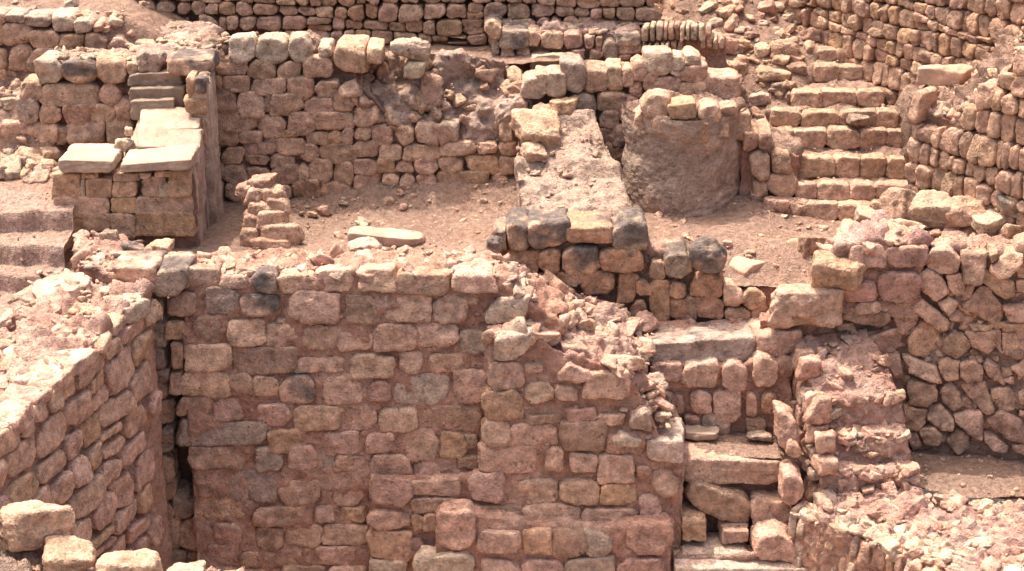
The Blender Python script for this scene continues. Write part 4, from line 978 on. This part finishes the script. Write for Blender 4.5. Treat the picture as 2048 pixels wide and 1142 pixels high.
rock('worn_stone', 'smooth blue grey oblong stone lying in the niche', (1372, 854, 1434, 880), 12.73, 'g', .5, 14, (.1, .06, -.1), n=14, jit=.05, chips=2, mat=M_SLAB)
rock('cobble', 'rounded grey brown cobble lying in the niche', (1492, 860, 1540, 886), 12.70, 'g', .7, 6, n=10, cat='cobble')
rock('loose_stone', 'white shard of stone lying on the upper ledge of the stepped spur', (1650, 818, 1682, 840), 12.5, 'w', .5, 12, (.1, -.2, .4), n=8)
rock('loose_stone', 'upright grey block at the corner of the sunlit wall crest', (204, 460, 241, 516), 13.2, 'g', .7, 18, n=12, jit=.06)
rock('loose_stone', 'dark jagged stone between the grey block and the small square one', (238, 480, 290, 514), 13.15, 'g', .8, 9, scorch=.6, n=12, amp=.1)
rock('loose_stone', 'small square pale stone at the corner in front of the pier', (293, 480, 342, 514), 13.12, 't', .7, 12, n=12)
for b, lb in (((1528, 390, 1578, 434), 'whitish lumpy stone at the foot of the stairs'), ((1574, 398, 1610, 434), 'tan angular stone beside the whitish one at the stair foot')):
    rock('loose_stone', lb, b, 14.5, 'p' if 'whit' in lb else 't', .8, 9)
T = thing('rubble_wall', 'broken end of a wall between the plastered drum and the lower stair treads', 'wall', at(1550, 390, 14.6))
m = MB(); rects(m, flat(14.62), "1500 302 1540 360,1505 358 1535 400 b,1535 345 1590 392,1540 300 1585 345 b,1500 380 1530 410,1515 258 1545 300,1485 262 1515 300", prot=.06, back=.3, p=9, n=10); m.build('stones', M_FIELD, T)
m = MB(); sweep(m, secs_on(flat(14.68), [(1485, 275), (1600, 310)], .4, -.1, .1), .02, .02, .04, seed=95, coltop=(EARTH, PINK)); m.build('core', M_MORTAR, T)
for b, c, lb in (((972, 474, 1004, 508), 'g', 'dark grey stone beside the black corner of the scorched wall'),): rock('loose_stone', lb, b, 13.15, c, .8, 9, scorch=.5)

# near heap in the lower corner
def z_heap(X, Y): return -.42 - .9 * smooth(-2.9, -1.9, X) * .9 - .25 * smooth(9.6, 10.0, Y) - .5 * smooth(-2.2, -1.6, X) + .0 * Y
T = thing('earth_heap', 'heap of dirt and gravel in the nearest corner under the pale boulders', 'heap', (-2.9, 9.2, -.9))
hp = pair_secs([((-3.75, 8.7, -.35), (-3.75, 9.75, -.42)), ((-2.95, 8.7, -.38), (-2.9, 9.7, -.52)), ((-2.5, 8.7, -.55), (-2.45, 9.5, -.72)), ((-2.1, 8.7, -.8), (-2.1, 9.8, -.74)), ((-1.8, 8.7, -.66), (-1.75, 9.85, -.74)), ((-1.45, 8.7, -.9), (-1.4, 9.3, -1.1))], -3, -3)
m = MB(); sweep(m, hp, .02, .03, .07, coltop=(PALE, EARTH), seed=97); m.build('earth', M_EARTH, T)
m = MB(); strew(m, hp, 420, (.008, .03), 'wtp', b=(.1, 1)); m.build('gravel', M_FIELD, T)
rock('boulder', 'big pale boulder with a shaded brown front, highest of the three in the nearest corner', (12, 1000, 142, 1092), 9.62, 't', .8, 11, (.0, .06, .2), n=20, cat='boulder', chips=5)
rock('boulder', 'half buried pale boulder between its two larger neighbours in the nearest corner', (92, 1078, 192, 1142), 9.4, 't', .8, 9, n=16, cat='boulder')
rock('boulder', 'rounded pale boulder cut by the lower edge, the one closest to the wall corner', (200, 1094, 312, 1190), 9.3, 't', .8, 8, n=18, cat='boulder')
rock('loose_stone', 'small pale stone peeping over the lower edge below the broken joint', (334, 1126, 402, 1180), 9.5, 'w', .8, 9)
# rubble on the slopes of the far left
def lay(m, num, box, zf, size, words, power=3.0):
    for _ in range(num):
        x, y = rnd.uniform(*box[:2]), rnd.uniform(*box[2:])
        z = float(zf(np.array([x]), np.array([y]))[0]); s_ = size[0] + (size[1] - size[0]) * rnd.random() ** power
        free_stone(m, (x, y, z + s_ * .2), (s_ * rnd.uniform(.8, 1.4), s_, s_ * rnd.uniform(.4, .8)), (rnd.gauss(0, .3), rnd.gauss(0, .3), rnd.uniform(0, 6)), tone(words), 9, .08, 5 if s_ < .05 else 9)
m = MB()
def z_ter(X, Y): return .95 + (.6 + .12 * np.maximum(0, Y - 15.3)) * smooth(15.15, 15.35, Y) * (1 - .85 * smooth(-3.6, -2.3, X))
lay(m, 130, (-5.2, -3.6, 14.75, 15.15), z_ter, (.015, .10), 'tpwg'); lay(m, 160, (-5.2, -2.2, 15.3, 17), z_ter, (.01, .07), 'tpw', 4)
lay(m, 22, (-4.7, -3.3, 15.28, 15.5), z_ter, (.03, .07), 'twp', 1.5)
lay(m, 60, (-4.6, -4.0, 14.1, 14.6), z_steps, (.015, .10), 'twpg', 2); lay(m, 60, (-4.8, -3.8, 12.4, 14.4), z_steps, (.006, .02), 'twp')
tag(m.build('rubble', M_FIELD), kind='stuff')
m = MB()
lay(m, 14, (-1.9, 0, 14.6, 14.88), z_court, (.015, .05), 'tpwb', 2); lay(m, 14, (-2.2, -.9, 13.3, 14.7), z_court, (.015, .06), 'tpw', 2); lay(m, 40, (1.2, 3.2, 13.5, 14.4), z_court, (.012, .05), 'tpw', 3)
tag(m.build('fallen_rubble', M_FIELD), kind='stuff')
# pebbles on the floors
m = MB()
for _ in range(900):
    x, y = rnd.uniform(-2.4, 3.4), rnd.uniform(13.0, 14.9); s_ = .006 + .02 * rnd.random() ** 4
    if y < 13.4 and x > -.1: continue
    free_stone(m, (x, y, float(z_court(np.array([x]), np.array([y]))[0]) + .002), (s_, s_ * .8, s_ * .6), (0, 0, rnd.uniform(0, 6)), tone('wtpb'), 8, .05, 3, chips=2)
for _ in range(260):
    x, y = rnd.uniform(2.6, 5), rnd.uniform(12.0, 13.0); s_ = .006 + .02 * rnd.random() ** 4
    free_stone(m, (x, y, -1.51 + .03 * (13 - y)), (s_, s_ * .8, s_ * .6), (0, 0, rnd.uniform(0, 6)), tone('wtpb'), 8, .05, 3, chips=2)
tag(m.build('pebbles', M_FIELD), kind='stuff')
# ------------------------------------------------------------------ camera, sky and sun
cd = bpy.data.cameras.new('camera'); cam = bpy.data.objects.new('camera', cd); COL.objects.link(cam)
cam.location = CAM; cam.rotation_euler = (PI / 2 - PITCH, 0, 0)
cd.sensor_width = 36; cd.lens = FPX / 2048 * 36; cd.clip_end = 400; cd.clip_start = .1
SC.camera = cam
SUN = np.array([-.27, .20, .94]); SUN /= np.linalg.norm(SUN)
sd = bpy.data.lights.new('sun', 'SUN'); sun = bpy.data.objects.new('sun', sd); COL.objects.link(sun)
sd.energy = 2.0; sd.angle = math.radians(.8); sd.color = (1, .95, .88)
from mathutils import Vector
sun.rotation_euler = Vector([float(v) for v in SUN]).to_track_quat('Z', 'Y').to_euler()
w = bpy.data.worlds.new('World'); SC.world = w; w.use_nodes = True
nt = w.node_tree
sk = nt.nodes.new('ShaderNodeTexSky'); sk.sky_type = 'NISHITA'; sk.sun_disc = False
sk.sun_elevation = math.asin(SUN[2]); sk.sun_rotation = math.atan2(SUN[0], SUN[1])
sk.dust_density = 10.0; sk.air_density = 1.2; sk.ozone_density = 1.0
nt.links.new(sk.outputs[0], nt.nodes['Background'].inputs[0]); nt.nodes['Background'].inputs[1].default_value = .15
SC.view_settings.view_transform = 'Standard'; SC.view_settings.look = 'None'
SC.view_settings.exposure = 1.2; SC.view_settings.gamma = 1
